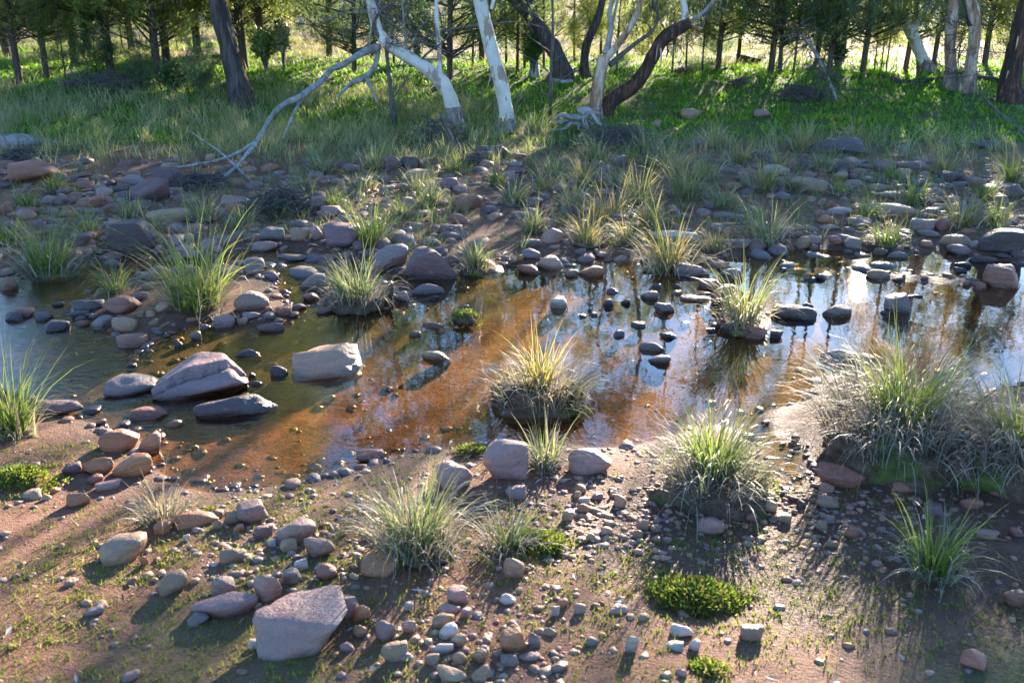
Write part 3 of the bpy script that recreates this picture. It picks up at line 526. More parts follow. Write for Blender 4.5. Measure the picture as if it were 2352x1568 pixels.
for i, e in enumerate(RK):
    l, t, r, b = bb[i]; code = e[5]; p = base_p[i]; slant = math.sqrt(p[0] ** 2 + p[1] ** 2 + (CAM_H - p[2]) ** 2)
    dep = p[1] * CP + (CAM_H - p[2]) * SP; wm = (r - l) * dep / F; hp = (b - t) * dep / F
    rr = np.random.default_rng(500 + i); ang = math.atan2(CAM_H - p[2], math.hypot(p[0], p[1]))
    dm = wm * rr.uniform(0.6, 0.85) if (r - l) < 2.2 * (b - t) else wm * rr.uniform(0.35, 0.55)
    hm = (hp - dm * math.sin(ang) * 0.8) / math.cos(ang)
    if hm < 0.28 * min(wm, dm):
        hm = 0.28 * min(wm, dm); dm = max((hp - hm * math.cos(ang)) / (math.sin(ang) * 0.8), 0.3 * wm)
    hd = math.hypot(p[0], p[1]); cx, cy = p[0] * (1 + dm * 0.42 / hd), p[1] * (1 + dm * 0.42 / hd)
    zg = float(terrain(np.array([cx]), np.array([cy]))[0]); low = min(zg, p[2]) - 0.12 * hm - 0.01; sdp = float(water_sd(np.array([p[0]]), np.array([p[1]]))[0])
    if sdp < -0.02: hm *= .85; low = min(zg, -hm * .9)
    top = p[2] + hm; H = top - low
    col, cname = COLR[UP.get(code, code)] if code != 'X' else ((0.27, 0.185, 0.17), 'purple-pink')
    if code == 'X':
        V, Fc = stone_shape(5, 917, 22, 0.06)
        nrm = unit(np.array([-0.38, 0.90, 0.25])); dd = V @ nrm + 0.10 + 0.02 * np.sin(V[:, 0] * 11) + .012 * np.sin(V[:, 0] * 27 + 1)
        gr = np.exp(-(dd / 0.017) ** 2) * smooth(-.3, 0, V[:, 2]); V = V * (1 - 0.16 * gr)[:, None]; V[:, 2] -= 0.45 * gr * (V[:, 2] > -.1) * .6 + 0.16 * smooth(0.02, -0.03, dd) * smooth(-.1, .3, V[:, 2])
        me = mk_mesh('cleft_boulder', V, Fc, MAT['rock'])
    elif code in UP or wm > 0.26:
        me = mk_mesh('boulder', *stone_shape(4, 2000 + i, 30 if code in UP else rr.choice([14, 22, 36]), 0.075, 8 if code in UP else 10), MAT['rock'])
    else: me = SHAPES[rr.integers(0, len(SHAPES))]
    name = 'boulder' if wm > 0.2 else ('stone' if wm > 0.075 else 'cobble')
    o = link(name, me, None, (cx, cy, (top + low) / 2)); o.scale = (wm * 1.02, dm, H * 1.04)
    o.rotation_euler = (rr.uniform(-.06, .06), rr.uniform(-.09, .09), -math.atan2(cx, cy) + rr.uniform(-.12, .12))
    j = rr.uniform(0.75, 1.12); o.color = (col[0] * j * rr.uniform(.93, 1.07), col[1] * j, col[2] * j * rr.uniform(.93, 1.07), 1)
    if len(e) > 6: tag(o, e[6], 'boulder' if wm > 0.2 else 'stone')
    else:
        k = int(np.argmin(((LX[:, 0] - (l + r) / 2) ** 2 + (1.5 * (LX[:, 1] - b)) ** 2)))
        size = 'small' if wm < 0.06 else ('fist-sized' if wm < 0.12 else ('head-sized' if wm < 0.22 else 'large'))
        where = 'in the water near' if sdp < 0.01 else ('at the waterline near' if sdp < 0.1 else 'on the bank near')
        lab = f'{size} {cname} stone {where} {LAND[k][2]}'
        tag(o, lab, 'stone'); used_lab.setdefault(lab, []).append(o)
    rocks_xy.append((cx, cy, wm * 0.5))
def split_labels(d, word):
    """look-alikes that share a label are told apart by a second landmark"""
    new = {}
    for lab, os_ in d.items():
        for o in os_:
            if len(os_) > 1:
                u, v = (q[0] for q in project(np.array([o.location[:]]))[:2]); k = np.argsort((LX[:, 0] - u) ** 2 + (1.5 * (LX[:, 1] - v)) ** 2)
                o['label'] = lab.split(' near ')[0] + f' between {LAND[k[0]][2]} and {LAND[k[1]][2]}'
                if len(o['label'].split()) > 16: o['label'] = lab
            new.setdefault(o['label'], []).append(o)
    return new
used_lab = split_labels(used_lab, 'stone')
for lab, os_ in used_lab.items():
    if len(os_) > 1:
        for o in os_: o['group'] = lab.replace(' stone ', ' stones ', 1)
rocks_xy = np.array(rocks_xy)

def free_of_rocks(x, y, k=0.8):
    ok = np.ones(len(x), bool)
    for cx, cy, r in rocks_xy: ok &= ((x - cx) ** 2 + (y - cy) ** 2) > (k * r) ** 2
    return ok

# countless smaller cobbles and pebbles: real stones joined into one mesh per bed
CPAL = np.array([COLR[k][0] for k in 'prtgdorpkprd']) * .9
def scatter_px(n, u0, u1, v0, v1, dens, seed):
    """random ground points whose pixel lies in the box, uniform over the ground"""
    r = np.random.default_rng(seed); c = on_ground([u0, u1, u0, u1], [v0, v0, v1, v1])
    x = r.uniform(c[:, 0].min(), c[:, 0].max(), n); y = r.uniform(c[:, 1].min(), c[:, 1].max(), n)
    sd = water_sd(x, y); z = terrain(x, y, sd); P = np.stack([x, y, z], -1); u, v, d = project(P)
    keep = (u > u0) & (u < u1) & (v > v0) & (v < v1) & (r.random(n) < dens(u, v, sd, P))
    return P[keep], sd[keep]

def cobble_field(name, P, size, seed, label, pal=CPAL, lev=2):
    r = np.random.default_rng(seed); D, Fc = ICO[lev]; base = [stone_shape(lev, seed + k, 9, 0.08)[0] for k in range(10)]
    n = len(P); k = r.integers(0, 10, n); S_ = size[:, None] * np.stack([r.uniform(.8, 1.3, n), r.uniform(.7, 1.1, n), r.uniform(.35, .68, n)], -1)
    V = np.stack(base)[k] * S_[:, None]; a = r.uniform(0, 6.28, n); c, s = np.cos(a)[:, None], np.sin(a)[:, None]
    X = V[..., 0] * c - V[..., 1] * s + P[:, 0:1]; Y = V[..., 0] * s + V[..., 1] * c + P[:, 1:2]; Z = V[..., 2] + P[:, 2:3] + (S_[:, 2] * 0.06)[:, None]
    Vv = np.stack([X, Y, Z], -1).reshape(-1, 3); Ff = (Fc[None] + (np.arange(n) * len(D))[:, None, None]).reshape(-1, 3)
    col = np.repeat(pick(pal, n, 0.2, r), len(D), 0)
    o = link(name, mk_mesh(name, Vv, Ff, MAT['cobble'], col)); tag(o, label, 'stones', None, 'stuff'); return o

P, sd = scatter_px(30000, -300, 2650, 370, 640, lambda u, v, s, P: (s > -0.35) * (s < 4.2) * (0.24 + 0.6 * smooth(-0.1, 0.25, fbm(P[:, 0] * .9, P[:, 1] * .9, 77))) * (1 - 0.75 * smooth(2.6, 4.2, s)), 5)
k = free_of_rocks(P[:, 0], P[:, 1], 0.7); P = P[k]
r_ = np.random.default_rng(3); P = P[:2900]
cobble_field('cobbles', P, 0.028 + 0.15 * r_.random(len(P)) ** 3.0, 40, 'countless smaller rounded cobbles strewn over the far bank')
P, sd = scatter_px(60000, -150, 2500, 1000, 1640, lambda u, v, s, P: (s > -0.1) * np.clip(0.05 + 0.9 * (blob(u, v, 1380, 1190, 230, 110) + blob(u, v, 1120, 1480, 200, 110) + blob(u, v, 620, 1260, 260, 110) + .8 * blob(u, v, 1900, 1180, 300, 110)), 0, 1), 6)
P = P[free_of_rocks(P[:, 0], P[:, 1], 0.85)][:4200]; r_ = np.random.default_rng(4)
cobble_field('pebbles', P, 0.005 + 0.030 * r_.random(len(P)) ** 3.4, 60, 'fine pebbles scattered over the near bank soil', np.array([COLR[k][0] for k in 'tktkrgtpo']) * .95, 1)
P, sd = scatter_px(26000, -200, 2550, 560, 1130, lambda u, v, s, P: (s < 0.06) * (s > -0.9) * (0.05 + 0.5 * smooth(-0.3, 0.02, s)) * (0.35 + 0.65 * (u < 1000)), 7)
P = P[free_of_rocks(P[:, 0], P[:, 1], 0.8)][:1500]; r_ = np.random.default_rng(5)
cobble_field('shore_gravel', P, 0.012 + 0.05 * r_.random(len(P)) ** 2.2, 80, 'wet gravel and small cobbles along the waterline')

# ------------------------------------------------------------------ tussocks
GREEN = [(0.10, 0.17, 0.028), (0.15, 0.23, 0.04), (0.19, 0.25, 0.055), (0.085, 0.14, 0.04)]
SILVER = [(0.20, 0.24, 0.13), (0.15, 0.19, 0.08), (0.30, 0.31, 0.22), (0.11, 0.17, 0.04)]
GOLD = [(0.33, 0.26, 0.12), (0.24, 0.25, 0.08), (0.40, 0.28, 0.15), (0.17, 0.22, 0.05)]
STRAW = [(0.40, 0.32, 0.20), (0.30, 0.23, 0.14), (0.48, 0.41, 0.29), (0.21, 0.15, 0.09)]
GREYD = [(0.30, 0.27, 0.22), (0.20, 0.17, 0.135), (0.42, 0.38, 0.32), (0.13, 0.10, 0.08)]
def tussock_meshes(W, H, ng, nd, pal, dpal, seed, wd, bias=0.0, mound=0.0, rx=0.0):
    r = np.random.default_rng(seed); rb = 0.15 * W; rx = rx or .3 * W
    def pts(n, k):
        a = r.uniform(0, 6.28, n); q = rb * k * np.sqrt(r.random(n)); return np.stack([q * np.cos(a), q * np.sin(a), np.full(n, 0.0)], -1), a
    B, a = pts(ng, 1.0); az = a + r.normal(0, 0.7, ng)
    th0 = np.abs(r.normal(0.18, 0.30, ng)); dth = np.abs(r.normal(1.15, 1.0, ng)) * np.clip(0.5 + W / (2.2 * H), 0.6, 1.6)
    L = H * (0.4 + 0.9 * r.random(ng) ** 1.6)
    if bias:
        v = np.stack([np.cos(az) + bias, np.sin(az)], -1); az = np.arctan2(v[:, 1], v[:, 0])
    B[:, 2] = mound * np.sqrt(np.maximum(1 - (np.hypot(B[:, 0], B[:, 1]) / rx) ** 2, 0)) * .95
    cg = pick(pal, ng, .2, r); tip = cg * 0.6 + np.array([.34, .27, .13]) * 0.4
    g = blades(B, az, th0, dth, L, wd * r.uniform(.6, 1.25, ng), cg, 5, None, -0.01, tip)
    B, a = pts(nd, .92 * rx / rb if mound else 1.25); az = a + r.normal(0, 0.5, nd); B[:, 2] = mound * np.sqrt(np.maximum(1 - (np.hypot(B[:, 0], B[:, 1]) / rx) ** 2, 0)) * .97
    d = blades(B, az, np.abs(r.normal(0.45, 0.3, nd)), np.abs(r.normal(1.5, 0.5, nd)), H * r.uniform(.3, .85, nd) * np.clip(W / H, .7, 1.25), wd * r.uniform(.6, 1.3, nd), pick(dpal, nd, .25, r), 5, None, 0.004)
    return g, d

def mound_mesh(rx, ry, h, seed):
    V, Fc = ICO[3]; V = V.copy(); r = np.random.default_rng(seed)
    for fr, am in ((2.0, .16), (5, .14), (12, .10), (24, .06)):
        kk = r.normal(size=(5, 3)) * fr; V = V * (1 + am * np.sin(V @ kk.T + r.uniform(0, 6.28, 5)).mean(1) * 2)[:, None]
    V[:, 2] = np.where(V[:, 2] < 0, V[:, 2] * 0.6, V[:, 2]); V[:, :2] *= (1 + .22 * np.maximum(-V[:, 2:3], 0)); return mk_mesh('root_mound', V * np.array([rx, ry, h]), Fc, MAT['mound'])

tuss_xy = []
def tussock(u, v, wpx, hpx, pal, dpal, ng, nd, label, seed, bias=0.0, mound=None, name='grass_tussock', group=None, z=None):
    p = ground1(u, v); dep = p[1] * CP + (CAM_H - p[2]) * SP; W = wpx * dep / F * .88; H = hpx * dep / F * .9
    zg = float(terrain(p[0:1], p[1:2])[0])
    wd = 0.0036 + 0.00045 * dep; ng = int(ng * .5); nd = int(nd * .62)
    rx = 0.0
    if isinstance(mound, tuple): mound, rx = mound[0], mound[1] * dep / F
    mh = mound * dep / F if mound else 0.0; rx = rx or .3 * W
    (gv, gq, gc), (dv, dq, dc) = tussock_meshes(W, H, ng, nd, pal, dpal, seed, wd, bias, mh, rx)
    root = bpy.data.objects.new(name, None); COL.objects.link(root); root.location = (p[0], p[1], max(zg, -0.02) - 0.004); root.empty_display_size = 0.05
    tag(root, label, 'grass', group)
    link('green_blades', mk_mesh('green_blades', gv, gq, MAT['blade'], gc), root); link('dry_blades', mk_mesh('dry_blades', dv, dq, MAT['dry'], dc), root)
    if mound: link('root_mound', mound_mesh(rx, rx * .8, mh, seed), root)
    tuss_xy.append((p[0], p[1], W)); return root, W, H, dep
T = tussock
T(455, 702, 370, 265, GREEN, STRAW, 520, 190, 'big lush green tussock on the stony islet in the stream', 1, -0.35)
T(115, 628, 260, 170, GREEN, GREYD, 420, 160, 'leafy green tussock overhanging dark water at the far shore', 2, 0, 14)
T(262, 672, 150, 110, GREEN, STRAW, 170, 90, 'slim green tussock at the end of the stony islet', 3)
T(820, 700, 250, 145, SILVER, GREYD, 380, 260, 'drooping grey-green tussock on its own islet beside bark strip', 4, -0.4, 22)
T(1092, 625, 130, 120, SILVER, STRAW, 190, 130, 'tussock growing against the largest purple boulder', 5, -0.2, 16)
T(1530, 618, 210, 175, GOLD, STRAW, 300, 160, 'feathery sunlit tussock beside the pale striped slab', 6, -0.3, 12)
T(1705, 752, 210, 180, SILVER, STRAW, 260, 170, 'tussock with red-tinged blades on stones in the pool', 7, -0.15, 20)
T(1240, 925, 190, 165, GOLD, STRAW, 330, 520, 'golden backlit tussock on a mossy mound in the pool', 8, 0.1, (58, 108))
T(955, 1262, 400, 225, SILVER, GREYD, 420, 420, 'silvery tussock with pale curling blades on the near shore', 9, -0.1, 25)
T(375, 1192, 190, 130, GREYD, GREYD, 60, 150, 'withered grey tussock beside the long reddish slab', 10, 0, 10)
T(1250, 1075, 170, 150, SILVER, GREYD, 110, 170, 'thin brownish tussock between two pinkish boulders', 11, -0.2, 14)
T(1635, 1140, 340, 205, GREEN, GREYD, 420, 700, 'bright green tussock on a mossy mound by the side puddle', 12, 0.1, (70, 120))
T(2060, 1045, 480, 245, GREEN, GREYD, 480, 1500, 'huge tussock with bleached leaf litter caught on its side', 13, 0.15, (110, 190))
T(2325, 1085, 380, 215, GREEN, GREYD, 300, 1000, 'shaggy tussock with hanging dead thatch beside the huge one', 14, 0, (90, 150))
T(2140, 1320, 250, 225, GREEN, GREYD, 300, 120, 'dark green arching tussock on shaded soil', 15, -0.1, 12)
T(1165, 1260, 210, 150, SILVER, GREYD, 110, 130, 'weedy tussock with herbs at its foot on mud', 16, -0.1, 12)
T(35, 1000, 210, 260, GREEN, STRAW, 300, 130, 'tall green tussock at the near water inlet', 17, 0.2, 16)
T(852, 562, 190, 150, GREEN, STRAW, 260, 130, 'green sedge behind the rounded grey boulder', 18)
MEDT = [(1225, 535, 120, 100, 'SILVER'), (1350, 560, 150, 110, 'GOLD'), (1400, 505, 260, 130, 'GOLD'), (1310, 480, 160, 110, 'SILVER'), (1470, 470, 170, 120, 'GOLD'), (1570, 455, 200, 140, 'GOLD'), (1550, 405, 170, 110, 'GOLD'), (1759, 556, 170, 120, 'SILVER'), (1640, 575, 120, 80, 'GOLD'),
        (2034, 562, 160, 90, 'GREEN'), (2211, 520, 170, 110, 'GOLD'), (2290, 515, 140, 90, 'GREEN'), (2100, 470, 130, 80, 'GREEN'), (1755, 435, 140, 100, 'GOLD'), (1840, 345, 130, 80, 'GOLD'), (1584, 455, 130, 90, 'SILVER'), (1891, 392, 110, 60, 'SILVER'), (1365, 370, 130, 80, 'GOLD'), (1274, 405, 140, 70, 'SILVER'), (1142, 430, 90, 60, 'GREEN'),
        (205, 545, 110, 90, 'GREEN'), (470, 505, 150, 90, 'SILVER'), (640, 500, 130, 60, 'GREEN'), (560, 520, 120, 80, 'SILVER'), (960, 440, 120, 70, 'SILVER'), (1040, 400, 110, 60, 'GREEN'), (740, 400, 120, 70, 'SILVER'), (830, 440, 130, 70, 'SILVER'), (920, 500, 100, 60, 'SILVER'), (1700, 380, 120, 80, 'GOLD'), (1640, 340, 120, 80, 'GOLD'), (2000, 500, 130, 60, 'GREEN'),
        (2170, 400, 120, 90, 'GOLD'), (2050, 420, 110, 60, 'GREEN'), (2320, 420, 110, 90, 'GREEN'), (1960, 330, 110, 70, 'GOLD'), (60, 480, 130, 70, 'GREEN'), (350, 540, 120, 80, 'SILVER'), (20, 560, 130, 80, 'GREEN'), (1485, 350, 120, 80, 'SILVER'), (1230, 310, 130, 90, 'SILVER'), (1820, 440, 110, 60, 'SILVER'), (1930, 450, 100, 50, 'GREEN'), (2260, 460, 120, 70, 'GREEN'), (1420, 430, 120, 70, 'SILVER'), (990, 470, 110, 70, 'SILVER'), (1180, 470, 120, 80, 'SILVER'), (1250, 445, 130, 80, 'GOLD'), (1340, 420, 140, 90, 'GOLD'), (1620, 410, 130, 80, 'GOLD'), (1660, 480, 130, 80, 'SILVER'), (1490, 520, 130, 90, 'GOLD'), (1520, 380, 130, 80, 'SILVER'), (1790, 390, 110, 70, 'GOLD'), (690, 440, 110, 60, 'SILVER'), (860, 390, 110, 70, 'SILVER'), (770, 480, 110, 60, 'GREEN'), (300, 500, 120, 70, 'SILVER'), (130, 440, 110, 60, 'GREEN'), (1440, 560, 110, 80, 'GOLD')]
near_l = {}
for i, (u, v, wpx, hpx, pn) in enumerate(MEDT):
    k = int(np.argmin((LX[:, 0] - u) ** 2 + (1.5 * (LX[:, 1] - v)) ** 2))
    word = {'GOLD': 'blond backlit', 'SILVER': 'grey-green', 'GREEN': 'fresh green'}[pn]
    root, *_ = T(u, v, wpx, hpx, globals()[pn], STRAW, 190, 90, f'{word} tussock on the far bank near {LAND[k][2]}', 200 + i, RNG.uniform(-.35, .1), 6)
    near_l.setdefault(root['label'], []).append(root)
near_l = split_labels(near_l, 'tussock')
for lab, os_ in near_l.items():
    for o in os_:
        o['group'] = 'tussocks on the far bank'

# ------------------------------------------------------------------ grass and herbs nobody could count
def blade_field(name, P, L, wd, pal, seed, label, seg=3, lean=0.25, curl=0.7, mat='blade', per=1, spread=0.02, clump=0.0):
    r = np.random.default_rng(seed); n = len(P) * per; B = np.repeat(P, per, 0); B = B + np.concatenate([r.normal(0, spread, (n, 2)), np.full((n, 1), -0.004)], 1)
    L = np.repeat(L, per) * r.uniform(.55, 1.2, n); c = pick(pal, n, .2, r)
    if clump: c = c * (1 - clump) + np.repeat(pick(pal, len(P), .35, r), per, 0) * clump
    v, q, cc = blades(B, r.uniform(0, 6.28, n), np.abs(r.normal(0.05, lean, n)), np.abs(r.normal(curl, .4, n)), L, wd * r.uniform(.7, 1.3, n), c, seg)
    o = link(name, mk_mesh(name, v, q, MAT[mat], cc)); return tag(o, label, 'grass', None, 'stuff')

def dens_tall(u, v, s, P):
    a = smooth(175, 240, v) * smooth(395, 330, v) * smooth(1260, 1000, u)
    b = 0.28 * smooth(285, 325, v) * smooth(400, 330, v) * (u >= 1000)
    n = 0.35 + 0.65 * smooth(-.12, .1, fbm(P[:, 0] * 1.1, P[:, 1] * 1.1, 31))
    return (s > 2.2) * np.clip(a + b, 0, 1) * n
P, sd = scatter_px(9500, -400, 2750, 170, 400, dens_tall, 21)
blade_field('tall_grass', P, np.random.default_rng(1).uniform(.10, .27, len(P)), 0.0052, [(0.24, 0.27, 0.10), (0.40, 0.36, 0.20), (0.16, 0.21, 0.06), (0.50, 0.44, 0.28), (0.24, 0.28, 0.14)], 22, 'tall straw-green grass covering the far bank below the trees', 3, .34, .95, 'blade', 13, .045, .6)
def dens_short(u, v, s, P):
    a = smooth(3.4, 5.0, s) * (1 - smooth(7.2, 10, s) * (.97 - .25 * (u < 620)))
    n = .25 + .75 * smooth(-.25, -.02, fbm(P[:, 0] * .8, P[:, 1] * .8, 51))
    return a * n
P, sd = scatter_px(26000, -500, 2850, 95, 400, dens_short, 23)
blade_field('short_green_grass', P, np.random.default_rng(2).uniform(.035, .09, len(P)), 0.019, [(0.12, 0.28, 0.018), (0.16, 0.33, 0.025), (0.10, 0.20, 0.02), (0.21, 0.32, 0.04)], 24, 'vivid green short herbage on the far bank and crest', 2, .6, .6, 'herb', 8, .06, .5)
P, sd = scatter_px(12000, -300, 2650, 340, 620, lambda u, v, s, P: (s > .15) * .30 * smooth(-.2, .12, fbm(P[:, 0] * 1.3, P[:, 1] * 1.3, 61)), 25)
P = P[free_of_rocks(P[:, 0], P[:, 1], .6)]
blade_field('bank_grass', P, np.random.default_rng(2).uniform(.05, .19, len(P)), 0.0040, GREEN + SILVER, 26, 'thin grass growing between the cobbles of the far bank', 3, .35, .8, 'blade', 7, .025)
P, sd = scatter_px(20000, -200, 2550, 1010, 1650, lambda u, v, s, P: (s > .06) * (.05 + .5 * smooth(-.05, .2, fbm(P[:, 0] * 2.2, P[:, 1] * 2.2, 71)) + .6 * blob(u, v, 350, 1420, 420, 140) + .55 * blob(u, v, 1850, 1420, 500, 120)), 27)
P = P[free_of_rocks(P[:, 0], P[:, 1], .8)]
blade_field('ground_sprouts', P, np.random.default_rng(2).uniform(.006, .026, len(P)), 0.0042, [(0.13, 0.20, 0.02), (0.20, 0.24, 0.03), (0.10, 0.15, 0.03), (0.26, 0.24, 0.06)], 28, 'tiny green sprouts and moss dotting the near bank', 2, .7, .5, 'herb', 7, .012)

P, sd = scatter_px(42000, -600, 3000, 60, 200, lambda u, v, s, P: smooth(7.5, 9.5, s) * (1 - smooth(20, 32, s)) * smooth(-.2, .1, fbm(P[:, 0] * .7, P[:, 1] * .7, 52)), 33)
P = P[:9000]; blade_field('plain_grass', P, np.random.default_rng(2).uniform(.04, .16, len(P)), 0.011, [(0.42, 0.36, 0.2), (0.3, 0.3, 0.1), (0.48, 0.42, 0.27), (0.2, 0.26, 0.06)], 34, 'sparse straw-coloured grass on the open plain beyond the bank', 2, .4, .7, 'dry', 5, .05, .6)
def herb_clump(u, v, rpx, hpx, pal, n, label, seed, name='herb_clump'):
    p = ground1(u, v); dep = p[1] * CP + (CAM_H - p[2]) * SP; R_ = rpx * dep / F; H = hpx * dep / F; r = np.random.default_rng(seed)
    root = bpy.data.objects.new(name, None); COL.objects.link(root); root.location = (p[0], p[1], p[2] - .003); tag(root, label, 'plant')
    a = r.uniform(0, 6.28, n); q = R_ * np.sqrt(r.random(n)) * (1 + .22 * np.sin(a * 3 + seed) + .12 * np.sin(a * 7)) * r.uniform(.75, 1.35, n); hx = H * np.sqrt(np.maximum(1 - (q / R_) ** 2, 0))
    c = np.stack([q * np.cos(a), q * np.sin(a) * .75, hx * r.uniform(.75, 1.1, n)], -1)
    d = unit(np.stack([np.cos(a), np.sin(a), r.uniform(.2, 1.6, n)], -1) + r.normal(0, .5, (n, 3)))
    link('leaves', mk_mesh('leaves', *leaves(c, d, r.uniform(.008, .02, n), r.uniform(.004, .009, n), pick(pal, n, .25, r), seed)[:2], MAT['herb'], leaves(c, d, np.ones(n), np.ones(n), pick(pal, n, .25, r))[2]), root)
    link('root_mound', mound_mesh(R_ * .62, R_ * .48, H * .7, seed), root); return root
HB = [(0.10, 0.17, 0.022), (0.16, 0.23, 0.03), (0.06, 0.10, 0.02), (0.26, 0.27, 0.06), (0.12, 0.09, 0.03)]
herb_clump(1590, 1375, 105, 26, HB, 3000, 'bright leafy herb mound on the near bank soil', 1)
herb_clump(38, 1110, 75, 34, HB, 2200, 'mossy herb mound at the shore beside the pale tan stone', 2)
herb_clump(1068, 738, 36, 26, HB, 700, 'mossy clod poking out of the orange water', 3, 'moss_clod')
herb_clump(1305, 938, 40, 55, HB, 900, 'bright moss cushion beside the golden tussock', 4, 'moss_cushion')
herb_clump(1735, 1135, 48, 70, HB, 900, 'moss cushion hanging beside the bright green tussock', 5, 'moss_cushion')
herb_clump(1230, 1255, 80, 22, HB, 1500, 'dark green herb mat under the weedy tussock', 6)
herb_clump(1085, 1040, 38, 16, HB, 500, 'small moss cushion at the near waterline beside the pinkish boulder', 7, 'moss_cushion')
herb_clump(1625, 1540, 45, 12, HB, 400, 'fine feathery weed tuft on bare reddish soil', 8)
herb_clump(1240, 1078, 22, 8, HB, 160, 'small flat rosette weed before the thin brownish tussock', 9)

# ------------------------------------------------------------------ trees
def px_path(pts, Y, dy=None):
    P = np.array([at_depth(u, v, Y + (dy[i] if dy else 0)) for i, (u, v, *_) in enumerate(pts)])
    D = Y * CP + (CAM_H - P[:, 2]) * SP
    return P, np.array([q[2] for q in pts]) * D / F * 0.5

GUMPAL = [(0.10, 0.14, 0.055), (0.14, 0.18, 0.07), (0.18, 0.20, 0.09), (0.08, 0.11, 0.05)]
def crown_mesh(clusters, dens, seed, L=(.07, .13), W=.017):
    """hanging lance leaves on twigs, in clusters (centre, radius)"""
    r = np.random.default_rng(seed); C, D = [], []; tw = []
    for c, rad in clusters:
        c = np.asarray(c); nt_ = max(4, int(16 * rad / .6))
        for _ in range(nt_):
            e = c + r.normal(0, .45, 3) * rad * np.array([1, 1, .8]); s0 = c + (e - c) * .15
            n = int(dens * r.uniform(.5, 1.4)); t = r.random(n) ** .7
            q = s0 + (e - s0) * t[:, None] + r.normal(0, .07 + .05 * rad, (n, 3)); C.append(q)
            D.append(unit(np.array([0, 0, -1.0]) + r.normal(0, .45, (n, 3)) + .25 * unit(e - c)))
            m_ = (s0 + e) / 2 + r.normal(0, .05, 3); tw.append(([s0, m_, e], [.008, .005, .002]))
    C = np.concatenate(C); D = np.concatenate(D); n = len(C)
    return leaves(C, D, r.uniform(*L, n), W * r.uniform(.7, 1.3, n), pick(GUMPAL, n, .25, r), seed), tw

def gum(label, trunk, Y, mat, limbs=(), clusters=(), dens=26, seed=0, name='gum_tree', strips=0, dead=False, group=None):
    """trunk, limbs: pixel paths (u, v, width); clusters: (point, radius) crown clumps tied in with fine limbs"""
    P, Rr = px_path(trunk, Y)
    gz = float(terrain(P[0:1, 0], P[0:1, 1])[0]); P[0, 2] = min(P[0, 2], gz) - 0.05
    root = bpy.data.objects.new(name, None); COL.objects.link(root); root.location = (P[0, 0], P[0, 1], gz); tag(root, label, 'tree', group)
    off = np.array([P[0, 0], P[0, 1], gz]); Rr = Rr.copy(); Rr[0] *= 1.25
    v, q = tube(P - off, Rr, 14, .13, seed, 5); trunk_o = link('trunk', mk_mesh('trunk', v, q, MAT[mat]), root)
    allp = [P]
    if mat in ('white_bark', 'peel_bark') and Y < 16:
        k_ = 2; v, q = tube(P[:k_] - off, Rr[:k_] * np.array([1.14, .99]), 14, .16, seed + 40, 9); link('rough_base', mk_mesh('rough_base', v, q, MAT['base_bark']), trunk_o)
    for li, l in enumerate(limbs):
        m_ = mat; pts = l
        if isinstance(l[0], str): m_, pts = l[0], l[1]
        LP, LR = px_path(pts, Y, [0.0] + [.04 * (i + 1) * ((-1) ** li) for i in range(len(pts) - 1)]); v, q = tube(LP - off, LR, 9, .14, seed + li + 3, 4)
        link('limb', mk_mesh('limb', v, q, MAT[m_]), root); allp.append(LP)
    if clusters:
        (v, q, c), tw = crown_mesh(clusters, dens, seed)
        link('crown', mk_mesh('crown', v - off, q, MAT['gumleaf'], c), root)
        A_ = np.concatenate(allp); spec = [(np.array(p) - off, rr) for p, rr in tw]
        for cc, rad in clusters:
            cc = np.asarray(cc); d = np.linalg.norm(A_ - cc, axis=1) + 2.0 * np.maximum(A_[:, 2] - cc[2] + .1, 0); k = int(np.argmin(d)); s = A_[k]
            m1 = s + (cc - s) * .4 + np.array([0, 0, .12 * d[k]]); rt = min(.008 + .008 * d[k], .03)
            spec.append((np.array([s, m1, s + (cc - s) * .75 + np.array([0, 0, .06 * d[k]]), cc]) - off, [rt, rt * .75, rt * .5, .006]))
        v, q = tubes(spec, 5, .1, 2); link('twigs', mk_mesh('twigs', v, q, MAT['twig' if mat != 'white_bark' else 'peel_bark']), root)
    r = np.random.default_rng(seed + 77)
    for s in range(strips):
        k = r.integers(1, len(P) - 1); u = r.random(); c = P[k - 1] * (1 - u) + P[k] * u - off; a = r.uniform(0, 6.28); rad = Rr[k] * 1.02
        o_ = c + np.array([math.cos(a) * rad, math.sin(a) * rad, 0]); l_ = r.uniform(.1, .3)
        v, q, c_ = blades(o_[None], np.array([a]), np.array([math.pi - .25]), np.array([r.uniform(-.5, .4)]), np.array([l_]), np.array([r.uniform(.012, .03)]), np.array([[.16, .09, .06]]), 5, np.array([0.2]))
        link('bark_strip', mk_mesh('bark_strip', v, q, MAT['peel_bark']), trunk_o)
    return root, off

